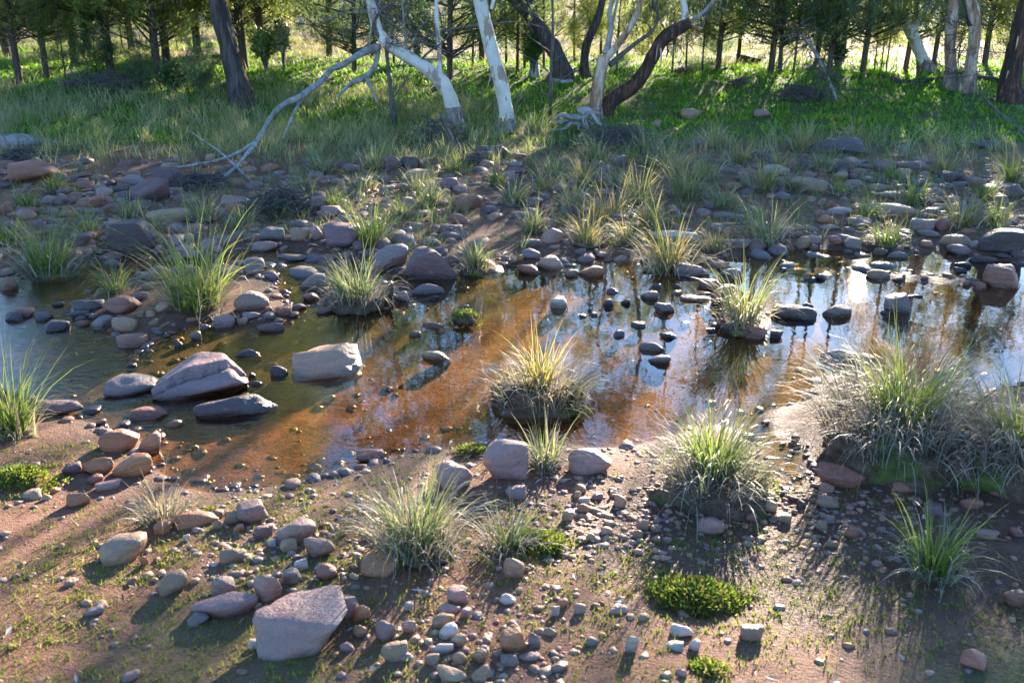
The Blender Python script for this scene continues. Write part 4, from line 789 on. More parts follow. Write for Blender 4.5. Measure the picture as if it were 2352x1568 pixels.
def tangle(root, off, anchors, n, L, seed, mat='twig', up=.3):
    """fine dead twigs branching from points of a tree"""
    r = np.random.default_rng(seed); spec = []
    for _ in range(n):
        s_ = anchors[r.integers(0, len(anchors))] + r.normal(0, .03, 3); d = unit(r.normal(0, 1, 3) * np.array([1.2, .8, .8]) + np.array([0, 0, up])); l = r.uniform(*L); p1 = s_ + d * l * .35 + r.normal(0, .04 * l, 3); p2 = s_ + d * l * .7 + r.normal(0, .10 * l, 3); e = s_ + d * l + r.normal(0, .14 * l, 3); R0 = r.uniform(.003, .008)
        spec.append((np.array([s_, p1, p2, e]) - off, [R0, R0 * .8, R0 * .55, R0 * .2]))
        for b in range(3):
            q0 = p1 + (e - p1) * r.random(); q1 = q0 + unit(d + r.normal(0, .8, 3)) * l * r.uniform(.2, .4); spec.append((np.array([q0, (q0 + q1) / 2 + r.normal(0, .02, 3), q1]) - off, [R0 * .45, R0 * .35, R0 * .15]))
    v, q = tubes(spec, 4, 0, 2); o = link('twigs', mk_mesh('dead_twigs', v, q, MAT[mat]), root); o['kind'] = 'stuff'; return o

def mc(u, v, Y, rpx):
    p = mirrored(u, v, Y); return (p, rpx * (Y / CP) / F * 1.1)

Y1 = float(ground1(555, 243)[1]); Y2 = float(ground1(1045, 292)[1]); Y3 = float(ground1(1165, 302)[1]); Y5 = float(ground1(1375, 272)[1])
# the rough-barked gum on the left bank
gum('dark rough-barked gum leaning over the grassy bank', [(560, 246, 60), (548, 200, 52), (530, 130, 46), (515, 70, 43), (500, 5, 42), (470, -120, 38), (455, -260, 34), (430, -450, 26), (420, -650, 16)], Y1, 'rough_bark',
    [[(500, 0, 18), (540, -90, 16), (600, -200, 12), (640, -330, 8)], [(460, -200, 16), (400, -290, 12), (330, -400, 8)]],
    [(at_depth(a, b, Y1 + dy), rr) for a, b, dy, rr in [(640, -340, .5, .55), (330, -400, 0, .6), (560, -480, -.4, .6), (420, -640, .3, .7), (250, -520, .5, .5), (520, -700, 0, .6), (200, -330, .6, .5)]], 24, 1, strips=10)
# leaning white gum with the hanging dead limb
g2, off2 = gum('leaning white gum with a dead limb hanging to the ground', [(1048, 294, 44), (1040, 245, 36), (1022, 200, 34), (985, 162, 31), (935, 130, 28), (890, 100, 26), (866, 62, 24), (852, 5, 22), (838, -80, 20), (845, -200, 18), (870, -350, 14), (880, -500, 8)], Y2, 'white_bark',
    [('white_bark', [(1011, 172, 12), (1009, 110, 11), (1003, 50, 10), (1001, -20, 9), (990, -140, 7), (985, -260, 5)]), ('twig', [(885, 102, 12), (868, 80, 10), (858, 55, 8), (880, 20, 6), (905, 5, 4), (920, -30, 3)]),
     ('twig', [(900, 112, 9), (925, 122, 8), (965, 92, 7), (1010, 75, 6), (1070, 62, 5), (1130, 55, 4), (1200, 52, 3), (1270, 72, 2)]), ('dead_wood', [(935, 128, 7), (930, 80, 6), (925, 20, 4), (915, -40, 3)]),
     ('twig', [(890, 100, 7), (905, 60, 6), (890, 30, 4), (870, 5, 3)]), ('twig', [(960, 145, 6), (985, 120, 5), (1020, 95, 4), (1045, 60, 2)])],
    [mc(1010, 940, Y2 + .6, 85), mc(880, 1040, Y2 + .3, 110), mc(760, 960, Y2, 110), mc(900, 900, Y2 - .3, 70), mc(640, 1010, Y2 + .5, 120), mc(560, 940, Y2 + 1, 90), mc(700, 1080, Y2, 100)] + [(at_depth(a, b, Y2 + d), .6) for a, b, d in [(880, -520, 0), (980, -420, .6), (800, -600, .4), (960, -640, -.4), (700, -480, .5)]], 27, 2, strips=10)
tangle(g2, off2, [at_depth(a, b, Y2 + d) for a, b, d in [(885, 100, 0), (868, 80, .1), (905, 60, -.1), (925, 122, .1), (965, 92, -.1), (1010, 75, 0), (858, 55, .1), (880, 20, .1), (940, 130, 0), (920, 20, 0), (975, 155, .1)]], 46, (.2, .75), 3)
tangle(g2, off2, [at_depth(a, b, Y2) for a, b in [(900, 105), (925, 60), (930, 110), (860, 30)]], 14, (.3, .8), 4, 'dead_wood', .6)
# the upright white gum
gum('smooth white gum standing upright in tall grass', [(1162, 306, 46), (1164, 270, 36), (1156, 220, 32), (1148, 180, 31), (1133, 130, 31), (1118, 70, 31), (1104, 10, 30), (1085, -90, 28), (1080, -220, 25), (1100, -380, 20), (1120, -560, 14), (1130, -760, 8)], Y3, 'white_bark',
    [[(1128, 22, 9), (1140, -20, 9), (1165, -100, 8), (1200, -220, 6)], [(1082, -200, 14), (1020, -330, 10), (980, -480, 7)], [(1095, -350, 12), (1200, -480, 9), (1290, -620, 6)]],
    [mc(1040, 1010, Y3 + .5, 60), mc(1180, 1000, Y3 + .3, 45)] + [(at_depth(a, b, Y3 + d), .6) for a, b, d in [(1290, -640, 0), (980, -500, .5), (1130, -780, 0), (1060, -660, -.6), (1230, -540, .7), (1380, -700, .3)]], 24, 3, strips=4)
# twin stems above the driftwood
gum('peeling gum stem forking above the driftwood heap', [(1366, 276, 34), (1368, 240, 28), (1372, 205, 27), (1380, 165, 27), (1388, 130, 30)], Y5, 'peel_bark',
    [('dead_wood', [(1392, 125, 20), (1398, 95, 15), (1404, 60, 13), (1400, 30, 11), (1408, -10, 10), (1415, -120, 8), (1400, -250, 5)]), ('peel_bark', [(1390, 135, 18), (1412, 112, 17), (1436, 80, 16), (1460, 40, 15), (1474, -10, 14), (1500, -110, 12), (1520, -260, 10), (1510, -420, 7)]),
     ('twig', [(1400, 150, 15), (1425, 128, 12), (1460, 100, 9), (1500, 70, 7), (1510, 35, 5), (1505, 10, 4)]), ('dead_wood', [(1404, 60, 8), (1412, 30, 7), (1420, -5, 6), (1440, -80, 4)])],
    [mc(1425, 900, Y5 + .2, 70), mc(1430, 970, Y5, 80), mc(1400, 840, Y5 + .5, 55), mc(1480, 930, Y5 - .2, 50)] + [(at_depth(a, b, Y5 + d), rr) for a, b, d, rr in [(1495, 20, .35, .15), (1535, 30, .4, .15), (1470, -25, .3, .2), (1520, -15, .4, .2), (1455, 45, .4, .12), (1400, -480, 0, .6), (1500, -560, .3, .6)]], 32, 4, strips=12)
gum('charred curving gum stem rising beside the driftwood heap', [(1394, 276, 42), (1392, 250, 40), (1412, 226, 33), (1450, 202, 32), (1478, 170, 32), (1500, 130, 31), (1522, 92, 30), (1555, 68, 30), (1585, 52, 26)], Y5 + .15, 'red_bark',
    [('white_bark', [(1570, 62, 18), (1574, 30, 16), (1568, -5, 15), (1560, -90, 13), (1580, -230, 10), (1600, -380, 7)]), ('dead_wood', [(1578, 58, 12), (1600, 40, 10), (1625, 20, 9), (1645, -8, 8), (1690, -90, 6), (1720, -220, 4)]), ('peel_bark', [(1560, 70, 12), (1590, 62, 9), (1612, 66, 5)])],
    [mc(1640, 840, Y5 + .6, 85), mc(1620, 770, Y5 + .8, 70), mc(1700, 880, Y5 + .3, 60), mc(1600, 690, Y5 + 1.4, 60)] + [(at_depth(a, b, Y5 + d), rr) for a, b, d, rr in [(1605, 20, .4, .17), (1550, 100, .3, .10), (1640, 0, .4, .2), (1580, -30, .3, .22), (1610, -520, .2, .6), (1720, -420, .6, .6)]], 26, 5, strips=12)
Y4 = float(ground1(1292, 185)[1])
gum('dark crooked gum leaning behind the white gums', [(1298, 188, 48), (1288, 150, 38), (1270, 110, 36), (1250, 80, 34), (1228, 48, 32), (1205, 22, 28), (1180, 0, 24), (1120, -60, 22), (1060, -150, 18), (1040, -260, 12)], Y4, 'rough_bark', [[(1228, 50, 20), (1225, 0, 18), (1235, -90, 16), (1260, -200, 12)]],
    [mc(1180, 690, Y4, 70), mc(1300, 640, Y4, 60)] + [(at_depth(a, b, Y4 + d), .7) for a, b, d in [(1040, -300, 0), (1260, -240, 0), (1150, -330, .5), (960, -200, .4)]], 26, 6)
gum('slim grey gum beside the dark crooked gum', [(1228, 180, 22), (1226, 130, 18), (1220, 70, 16), (1214, 0, 14), (1205, -120, 12), (1210, -260, 8)], Y4 + .3, 'dead_wood', (), [(at_depth(1210, -280, Y4 + .3), .6), (at_depth(1290, -200, Y4 + .6), .5)], 24, 7)
Y7 = float(ground1(1345, 172)[1])
gum('thin dark gum between the crooked gum and the driftwood stems', [(1346, 176, 26), (1342, 140, 20), (1350, 95, 19), (1368, 55, 18), (1382, 10, 16), (1400, -100, 14), (1395, -220, 9)], Y7, 'rough_bark', (), [(at_depth(1395, -240, Y7), .7), (at_depth(1480, -170, Y7), .6)], 24, 8)
Y8 = float(ground1(2130, 170)[1])
gum('white gum leaning at the dark thicket with a forked stem', [(2132, 172, 34), (2118, 135, 27), (2102, 95, 25), (2085, 60, 23), (2066, 15, 20), (2050, -60, 17), (2040, -180, 12)], Y8, 'white_bark', [[(2095, 75, 14), (2118, 40, 13), (2135, 0, 12), (2160, -90, 9), (2180, -200, 6)]],
    [mc(2010, 790, Y8, 80), mc(2120, 850, Y8 - 1, 90)] + [(at_depth(a, b, Y8), .7) for a, b in [(2040, -200), (2180, -230), (2100, -320)]], 22, 9)
Y9 = float(ground1(2185, 205)[1])
gum('pale straight gum in the dark thicket', [(2186, 208, 34), (2184, 160, 26), (2182, 100, 25), (2188, 40, 24), (2192, -20, 22), (2200, -140, 18), (2190, -260, 10)], Y9, 'peel_bark', (), [(at_depth(2200, -280, Y9), .7), mc(2230, 800, Y9, 70)], 22, 10)
g9, off9 = gum('gum with pale foot and dark top in the thicket', [(2222, 210, 36), (2228, 160, 28), (2238, 90, 27), (2236, 30, 28), (2222, -20, 24), (2215, -140, 18), (2230, -260, 10)], Y9 - .15, 'peel_bark', [('rough_bark', [(2236, 60, 26), (2230, 20, 24), (2216, -10, 22), (2180, -60, 14)])], [(at_depth(2230, -280, Y9), .7), (at_depth(2330, -200, Y9), .6)], 22, 11, strips=5)
tangle(g9, off9, [at_depth(a, b, Y9 - .1) for a, b in [(2186, 120), (2225, 100), (2236, 60), (2190, 60), (2215, 150), (2180, 170), (2240, 20)]], 48, (.3, .9), 5)
Y10 = float(ground1(2322, 232)[1])
gum('thick dark gum at the end of the thicket', [(2322, 236, 64), (2322, 190, 50), (2332, 130, 46), (2345, 70, 44), (2362, 0, 40), (2390, -120, 34), (2400, -260, 24)], Y10, 'red_bark', [[(2335, 120, 18), (2312, 150, 14), (2300, 180, 9)]], [(at_depth(2400, -280, Y10), .8), (at_depth(2500, -200, Y10), .7), mc(2290, 760, Y10, 80)], 24, 12, strips=6)
Y11 = float(ground1(692, 68)[1])
gum('distant white gum on the open plain', [(692, 70, 20), (690, 45, 14), (682, 15, 14), (680, -20, 13), (676, -80, 10), (680, -150, 6)], Y11, 'white_bark', [[(684, 25, 6), (700, 8, 5), (722, -5, 4), (760, -40, 3)]], [(at_depth(680, -160, Y11), 1.3), (at_depth(760, -90, Y11), 1.0), (at_depth(620, -110, Y11), 1.0)], 26, 13)

# cypress pines: seven forms, copied
PPAL = {'g': [(0.13, 0.17, 0.05), (0.18, 0.21, 0.06), (0.09, 0.13, 0.045), (0.23, 0.24, 0.08)], 'b': [(0.09, 0.15, 0.09), (0.12, 0.18, 0.10), (0.065, 0.11, 0.065), (0.16, 0.21, 0.10)], 'y': [(0.30, 0.32, 0.09), (0.24, 0.27, 0.075), (0.36, 0.36, 0.11), (0.18, 0.23, 0.07)]}  # y: backlit sun glow painted into the foliage colour
def pine_form(H, Rm, low, nb, pal, seed, nl=9, thin=1.0, ex=1.45, sun_gap=None):
    r = np.random.default_rng(seed); spec = []; C, D = [], []
    lean = r.normal(0, .015, 2); zt = np.linspace(0, H, 9); path = np.stack([lean[0] * zt + .03 * np.sin(zt * 1.3 + seed), lean[1] * zt + .03 * np.cos(zt * 1.1), zt], -1)
    path[0, 2] = -.1; tr = (0.006 + .0085 * H) * (1 - zt / H * .93) * thin
    for b in range(nb):
        f = low + (1 - low) * r.random() ** ex
        if sun_gap and (sun_gap[0] < f < sun_gap[1] or (f > sun_gap[1] and r.random() < sun_gap[2])): continue  # unseen part of the crown left open to let the sun through
        z = f * H; a = r.uniform(0, 6.28); k = (f - low) / (1 - low)
        Lb = Rm * (1 - k) ** .75 * (0.8 + .2 * min(1, k / .15)) * r.uniform(.6, 1.15) + .12
        s = np.array([np.interp(z, zt, path[:, 0]), np.interp(z, zt, path[:, 1]), z]); el = r.uniform(.25, .75)
        d = np.array([math.cos(a) * math.cos(el), math.sin(a) * math.cos(el), math.sin(el) * .8])
        mid = s + d * Lb * .5 + np.array([0, 0, -.04 * Lb]); e = s + d * Lb + np.array([0, 0, .12 * Lb])
        spec.append((np.array([s, mid, e]), [.006 + .008 * Lb, .005 + .004 * Lb, .002]))
        ns = max(3, int(nl * (.5 + Lb / Rm)))
        for q in range(ns):
            t = r.uniform(.25, 1.0); pt = s + (mid - s) * min(t * 2, 1) if t < .5 else mid + (e - mid) * (t - .5) * 2
            pt = pt + r.normal(0, .10 + .05 * Lb, 3) * np.array([1, 1, .7]); n = int(r.integers(16, 30))
            ax = unit(d * .7 + np.array([0, 0, .6]) + r.normal(0, .35, 3)); C.append(pt + ax * (r.random((n, 1)) * .22) + r.normal(0, .025, (n, 3))); D.append(unit(ax + r.normal(0, .5, (n, 3))))
    C = np.concatenate(C); D = np.concatenate(D); n = len(C)
    v, q, c = leaves(C, D, r.uniform(.05, .12, n), r.uniform(.009, .016, n), pick(pal, n, .25, r), seed)
    tv, tq = tube(path, tr, 9, .1, seed, 2); bv, bq = tubes(spec, 4, 0, 1)
    return mk_mesh('trunk', tv, tq, MAT['pine_bark']), mk_mesh('branchwork', bv, bq, MAT['pine_bark']), mk_mesh('crown', v, q, MAT['pine'], c), H
FORMS = {'tall': pine_form(7.0, 1.5, .09, 95, PPAL['g'], 1), 'dense': pine_form(6.0, 1.6, .055, 110, PPAL['y'], 2, 11), 'blue': pine_form(6.5, 1.5, .075, 85, PPAL['b'], 3), 'thin': pine_form(5.0, .6, .10, 44, PPAL['g'], 4, 6, .55),
         'broad': pine_form(5.0, 1.7, .06, 100, PPAL['b'], 5, 10), 'small': pine_form(1.5, .45, .14, 40, PPAL['b'], 6, 7, .8), 'open': pine_form(8.0, 1.6, .10, 70, PPAL['g'], 7), 'young': pine_form(2.0, .55, .10, 42, PPAL['b'], 41, 9, .8, 1.2), 'young_green': pine_form(2.0, .5, .12, 40, PPAL['g'], 42, 9, .8, 1.2), 'sun_gap': pine_form(5.2, 1.15, 0.07, 100, PPAL['b'], 18, 9, .65, 1.3, (.27, .66, .85)), 'sun_gap_dark': pine_form(5.4, 1.15, 0.07, 95, PPAL['g'], 19, 9, .85, 1.3, (.26, .64, .85)), 'shade_top': pine_form(5.4, 1.2, 0.07, 115, PPAL['b'], 28, 9, .7, 1.2, (.27, .60, .1)), 'sparse': pine_form(3.0, 1.05, .13, 44, PPAL['b'], 8, 13, 1.4, 2.0), 'sparse_dark': pine_form(3.2, 1.1, .14, 42, PPAL['g'], 9, 13, 1.8, 2.0)}  # crowns above the frame shaped for light: some opened to sun, some added for shade
def pine(form, x, y, Hh, rz, label, group=None, tw=1.0):
    tm, bm_, cm, H = FORMS[form]; z = float(terrain(np.array([x]), np.array([y]))[0])
    root = bpy.data.objects.new('cypress_pine', None); COL.objects.link(root); root.location = (x, y, z); s = Hh / H; root.scale = (s * tw, s * tw, s); root.rotation_euler[2] = rz
    tag(root, label, 'tree', group)
    for nm, me in (('trunk', tm), ('branchwork', bm_), ('crown', cm)): link(nm, me, root)
    return root
PINES = [(52, 195, 'tall', 5.2, 'dark cypress pine beside its twin at the shaded clearing'), (106, 180, 'tall', 4.8, 'dark cypress pine with bare reddish foot at the shaded clearing'), (175, 150, 'blue', 5.5, ''), (250, 172, 'tall', 6.5, 'thick-trunked cypress pine behind the tall grass'), (205, 120, 'open', 7.5, ''),
         (362, 182, 'dense', 6.0, 'dense cypress pine left of its thicker neighbour behind the bank'), (388, 158, 'tall', 6.5, 'broad cypress pine with crooked low branches behind the bank'), (556, 160, 'dense', 6.5, 'pale sunlit cypress pine behind the rough-barked gum'), (462, 222, 'small', .40, 'small bluish pine sapling on the bank crest'), (330, 205, 'small', .36, 'low bluish pine sapling below the broad pine'), (150, 190, 'thin', 2.2, 'spindly pine sapling by the shaded clearing'), (220, 175, 'small', .5, 'bluish pine sapling before the thick-trunked pine'),
         (600, 130, 'dense', 6.5, 'dense pine tinted sunlit yellow-green beside the open plain'), (640, 112, 'dense', 6, ''), (300, 120, 'dense', 6.5, ''), (450, 130, 'tall', 7, ''), (20, 130, 'open', 7, ''), (100, 110, 'blue', 7, ''), (760, 130, 'blue', 5.5, 'bluish pine spreading behind the dead limb'), (1036, 184, 'broad', 4.4, 'broad bluish pine between the two white gums'), (818, 165, 'broad', 3.6, 'low broad pine behind the leaning white gum'),
         (960, 150, 'blue', 6.0, ''), (1105, 140, 'blue', 5.2, ''), (1130, 168, 'thin', 3.6, ''), (1185, 168, 'thin', 4.0, ''), (1202, 160, 'thin', 3.6, ''), (1160, 150, 'thin', 4, ''), (1085, 155, 'thin', 3.4, ''), (1250, 160, 'thin', 3.6, ''), (1320, 150, 'thin', 3.4, ''), (1420, 160, 'thin', 3.0, ''), (1540, 168, 'thin', 3.0, 'spindly pine beside the charred curving gum'), (1575, 155, 'thin', 2.8, ''), (1646, 158, 'sun_gap_dark', 5.0, 'open cypress pine with many bare side twigs'), (1616, 158, 'thin', 2.6, ''), (1700, 140, 'sun_gap', 5.2, 'bluish pine behind the twin-trunked pines'),
         (1766, 172, 'sun_gap_dark', 5.4, 'larger of two cypress pines crossing trunks on the green bank'), (1785, 172, 'sun_gap', 5.0, 'slimmer of two cypress pines crossing trunks on the green bank'), (1825, 175, 'thin', 3.0, ''), (1905, 172, 'shade_top', 5.6, 'bluish pine on the crest beside dead brush'), (1978, 168, 'sun_gap_dark', 5.2, 'cypress pine on the crest above the green bank'), (2005, 165, 'thin', 1.9, ''), (2035, 150, 'thin', 2.0, ''), (1880, 140, 'shade_top', 5.6, ''), (1940, 130, 'sparse', 2.1, ''), (2080, 160, 'shade_top', 5.4, 'dark cypress pine against the leaning white gum'), (2260, 150, 'tall', 5.0, ''), (2150, 140, 'shade_top', 5.6, ''), (2320, 130, 'open', 6, ''), (1480, 135, 'thin', 4, ''), (1375, 130, 'thin', 4.2, ''), (900, 150, 'thin', 4, ''), (860, 130, 'blue', 5, '')]
r_ = np.random.default_rng(123)
PINES += [(float(u_) + r_.uniform(-25, 25), r_.uniform(112, 160), r_.choice(['young', 'young_green']), r_.uniform(.9, 1.4), '') for u_ in np.linspace(1090, 2320, 10)] + [(float(u_) + r_.uniform(-20, 20), r_.uniform(105, 150), 'young_green', r_.uniform(1.0, 1.6), '') for u_ in np.linspace(0, 560, 5)]
pl = {}
for i, (u, v, form, Hh, lab) in enumerate(PINES):
    p = ground1(u, v); sc = 1.0
    if form in ('small',): Hh = Hh * 1.6
    if not lab:
        k = {'thin': 'spindly young cypress pine with a bare thin stem', 'blue': 'bluish cypress pine', 'dense': 'dense cypress pine tinted sunlit yellow-green', 'tall': 'dark cypress pine', 'open': 'tall open cypress pine', 'broad': 'broad low bluish cypress pine', 'young': 'young bluish cypress pine with branches to the ground', 'young_green': 'young green cypress pine with branches to the ground', 'shade_top': 'blue-green cypress pine with an added high shading crown', 'sun_gap': 'bluish cypress pine with bare mid trunk', 'sun_gap_dark': 'dark cypress pine with bare mid trunk', 'sparse': 'thin-crowned bluish cypress pine', 'sparse_dark': 'thin-crowned dark cypress pine'}[form]
        side = 'behind ' + min([(555, 'the rough-barked gum'), (940, 'the leaning white gum'), (1140, 'the upright white gum'), (1270, 'the dark crooked gum'), (1380, 'the peeling gum stem'), (1520, 'the charred curving stem'), (1770, 'the crossing pines'), (1900, 'the dead brush'), (2120, 'the thicket'), (60, 'the shaded clearing'), (690, 'the open plain'), (2330, 'the thick dark gum'), (360, 'the broad pine')], key=lambda q: abs(q[0] - u))[1]
        lab = f'{k} {side}'
    o = pine(form, p[0], p[1], Hh, RNG.uniform(0, 6.28), lab, None); pl.setdefault(lab, []).append(o)
r_ = np.random.default_rng(99); ct = 0
for t in range(4000):
    y = 36 + 34 * r_.random() if r_.random() < .9 else r_.uniform(24, 36); x = r_.uniform(-.75, .75) * (y + 6)
    a = math.atan2(x, y)
    if abs(a - math.atan2(-490, 2287)) < .05 and y < 44: continue            # the open plain seen between the gums
    if abs(a - SUN_AZ) < .10 and r_.random() < .5: continue
    form = r_.choice(['tall', 'dense', 'blue', 'open', 'broad'], p=[.25, .25 if x < 0 else .1, .25 if x < 0 else .35, .15, .10 if x < 0 else .15]); Hh = r_.uniform(5.5, 8.5) * (1.0 if x < 2 else .82)
    if .10 < a < .55: Hh = min(Hh, .2 * y)
    lab = 'distant cypress pine in the wood beyond the bank'
    pl.setdefault(lab, []).append(pine(form, x, y, Hh, r_.uniform(0, 6.28), lab, 'distant pines of the wood')); ct += 1
    if ct >= 125: break
for lab, os_ in pl.items():
    if len(os_) > 1:
        for o in os_: o['group'] = 'pines: ' + lab if 'group' not in o else o['group']

# broadleaf shrubs
def shrub(u, v, wpx, hpx, label, seed, pal, n=2600):
    p = ground1(u, v); dep = p[1] * CP + (CAM_H - p[2]) * SP; W = wpx * dep / F; H = hpx * dep / F; r = np.random.default_rng(seed)
    root = bpy.data.objects.new('shrub', None); COL.objects.link(root); root.location = tuple(p); tag(root, label, 'shrub'); spec = []; C = []
    for k in range(16):
        a = r.uniform(0, 6.28); e = np.array([math.cos(a) * W * .4 * r.random(), math.sin(a) * W * .4 * r.random(), H * r.uniform(.6, 1)]); m_ = e * np.array([.4, .4, .55])
        spec.append((np.array([[0, 0, -.03], m_, e]), [.012, .008, .003])); nn = n // 16; t = r.uniform(.35, 1.05, nn)[:, None]; C.append(m_ * (1 - t) + e * t + r.normal(0, W * .09, (nn, 3)))
    v_, q_ = tubes(spec, 5, 0, 2); link('stems', mk_mesh('stems', v_, q_, MAT['twig']), root); C = np.concatenate(C); C[:, 2] = np.maximum(C[:, 2], .03)
    D = unit(r.normal(0, 1, (len(C), 3)) + np.array([0, 0, .5])); vv = leaves(C, D, r.uniform(.04, .08, len(C)), r.uniform(.015, .03, len(C)), pick(pal, len(C), .25, r), seed)
    link('leaves', mk_mesh('leaves', vv[0], vv[1], MAT['gumleaf'], vv[2]), root)
SHP = [(0.14, 0.20, 0.05), (0.20, 0.25, 0.07), (0.10, 0.15, 0.04)]
shrub(612, 165, 80, 90, 'light green leafy shrub beside the pale twiggy one', 1, SHP); shrub(652, 168, 50, 110, 'pale twiggy shrub at the edge of the open plain', 2, [(0.24, .25, .10), (.2, .2, .1)], 1100)
shrub(405, 212, 90, 55, 'dark low bush at the foot of the broad pine', 3, [(0.06, 0.10, 0.03), (0.09, .13, .04)], 2200); shrub(1225, 178, 60, 95, 'dark green bush behind the upright white gum', 4, [(0.07, .12, .03), (.1, .16, .04)], 2000); shrub(1920, 160, 60, 60, 'glossy-leaved bush on the crest by the dead brush', 5, [(0.07, .12, .05), (.1, .15, .06)], 1400)

# ------------------------------------------------------------------ dead wood
def stick(name, label, pts, mat='dead_wood', dep_off=None, onground=True, forks=(), cat='branch', sides=8, lump=.28):
    """pts: (u, v, width, height above ground or None when at the depth Y of the first)"""
    P, Rr = [], []
    g0 = None
    for (u, v, w_, Y) in pts:
        if Y is None: p = ground1(u, v); 
        else: p = at_depth(u, v, Y)
        dep = p[1] * CP + (CAM_H - p[2]) * SP; P.append(p + np.array([0, 0, 0 if Y is not None else w_ * dep / F * .3])); Rr.append(w_ * dep / F * .5)
    P = np.array(P); off = P[0].copy(); v, q = tube(P - off, Rr, sides, lump, len(pts) + int(abs(P[0, 0]) * 10), 4)
    if forks:
        root = bpy.data.objects.new(name, None); COL.objects.link(root); root.location = tuple(off); link('stem', mk_mesh('stem', v, q, MAT[mat]), root)
        for f in forks:
            FP, FR = [], []
            for (u, vv, w_, Y) in f:
                p = ground1(u, vv) if Y is None else at_depth(u, vv, Y); dep = p[1] * CP + (CAM_H - p[2]) * SP; FP.append(p); FR.append(w_ * dep / F * .5)
            v, q = tube(np.array(FP) - off, FR, sides, lump, len(f), 4); link('fork', mk_mesh('fork', v, q, MAT[mat]), root)
    else: root = link(name, mk_mesh(name, v, q, MAT[mat]), None, tuple(off))
    return tag(root, label, cat)
Yg = float(ground1(520, 412)[1]); Ym = .5 * (Y2 + Yg)
def yl(t): return Y2 + (Yg - Y2) * t
stick('fallen_limb', 'long bleached dead limb hanging from the leaning gum to the ground',
      [(872, 108, 18, yl(0)), (835, 120, 16, yl(.08)), (790, 148, 16, yl(.2)), (762, 160, 15, yl(.28)), (735, 187, 14, yl(.35)), (690, 222, 14, yl(.48)), (650, 241, 13, yl(.57)), (628, 262, 12, yl(.65)), (612, 285, 11, yl(.7)), (588, 328, 9, yl(.82)), (562, 360, 10, yl(.9)), (540, 385, 9, yl(.96)), (512, 410, 6, yl(1.0))], forks=(
      [(585, 325, 8, yl(.82)), (548, 350, 7, yl(.88)), (500, 368, 7, yl(.93)), (450, 378, 6, yl(.96)), (400, 386, 5, yl(.99)), (330, 402, 3, yl(1.02))],
      [(700, 215, 9, yl(.45)), (680, 250, 7, yl(.5)), (662, 290, 5, yl(.56)), (650, 318, 3, yl(.6))], [(868, 112, 14, yl(0)), (862, 150, 13, yl(.02)), (838, 178, 12, yl(.04)), (805, 192, 10, yl(.06)), (775, 224, 6, yl(.08))], [(838, 178, 10, yl(.04)), (855, 205, 8, yl(.05)), (866, 236, 5, yl(.06))]))
stick('dead_sapling', 'thin dark dead sapling standing below the leaning gum', [(908, 292, 15, None), (903, 250, 12, Y2 - .1), (895, 190, 11, Y2 - .05), (888, 120, 9, Y2), (880, 60, 6, Y2)], 'twig', forks=([(903, 225, 5, Y2 - .1), (930, 190, 4, Y2), (945, 150, 2, Y2)], [(896, 180, 4, Y2), (870, 150, 3, Y2), (840, 120, 2, Y2)]))
stick('dead_sapling', 'thin grey dead sapling with fine twigs right of the white gum', [(1263, 275, 9, None), (1265, 220, 8, Y3 + .2), (1266, 150, 7, Y3 + .2), (1270, 70, 6, Y3 + .2), (1268, -20, 5, Y3 + .2)], 'twig', forks=tuple([[(1265, 250 - 26 * k, 3, Y3 + .2), (1265 + (30 + 6 * (k % 3)) * (-1) ** k, 225 - 27 * k, 2, Y3 + .1), (1265 + (65 + 9 * (k % 4)) * (-1) ** k, 190 - 26 * k, 1, Y3 + .2)] for k in range(8)]))
stick('thin_stick', 'thin grey stick slanting out of the driftwood heap', [(615, 458, 6, None), (585, 425, 6, Yg - .1), (545, 385, 5, Yg), (500, 345, 4, Yg + .2), (460, 318, 3, Yg + .3), (435, 300, 2, Yg + .4)])
stick('curved_stick', 'curved dark stick arching over the driftwood heap', [(540, 512, 6, None), (575, 495, 7, Yg - 1.1), (610, 470, 7, Yg - .9), (645, 452, 6, Yg - .8), (670, 445, 4, Yg - .8)], 'twig')
stick('leaning_stick', 'dark leaning stick standing among boulders below the white gum', [(1058, 360, 9, None), (1040, 320, 8, Y3 - 1.0), (1025, 290, 6, Y3 - .9), (1012, 258, 4, Y3 - .8)], 'twig')
stick('driftwood_branch', 'bleached branch lying beside the grooved purple boulder', [(365, 460, 9, None), (400, 442, 9, None), (440, 432, 8, None), (500, 425, 6, None), (540, 420, 4, None)])
stick('slanting_stick', 'dark stick slanting across green herbage by the thick dark gum', [(2360, 325, 12, None), (2330, 290, 9, Y10 - 1.2), (2290, 255, 6, Y10 - .9), (2250, 212, 3, Y10 - .6)], 'twig')
stick('fallen_log', 'fallen grey log at the foot of the thicket gums', [(2045, 190, 16, None), (2080, 194, 13, None), (2130, 188, 11, None), (2175, 183, 9, None)], 'rough_bark', cat='log')
stick('fallen_log', 'fallen dark log between the thicket and the thick dark gum', [(2232, 182, 15, None), (2270, 188, 17, None), (2310, 198, 18, None)], 'rough_bark', cat='log')
stick('fallen_log', 'short pale log lying on the bank behind the dead sapling', [(1266, 186, 9, None), (1290, 192, 12, None), (1315, 191, 10, None)], cat='log')
stick('fallen_log', 'weathered log with grey rough end beside the red-brown boulder', [(-60, 372, 50, None), (0, 352, 50, None), (45, 342, 44, None), (80, 332, 24, None), (104, 324, 8, None)], cat='log', sides=14, lump=.3)
stick('fallen_log', 'fallen branch on the crest behind the crossing pines', [(1660, 122, 6, None), (1700, 132, 8, None), (1745, 142, 9, None)], 'rough_bark', cat='log')
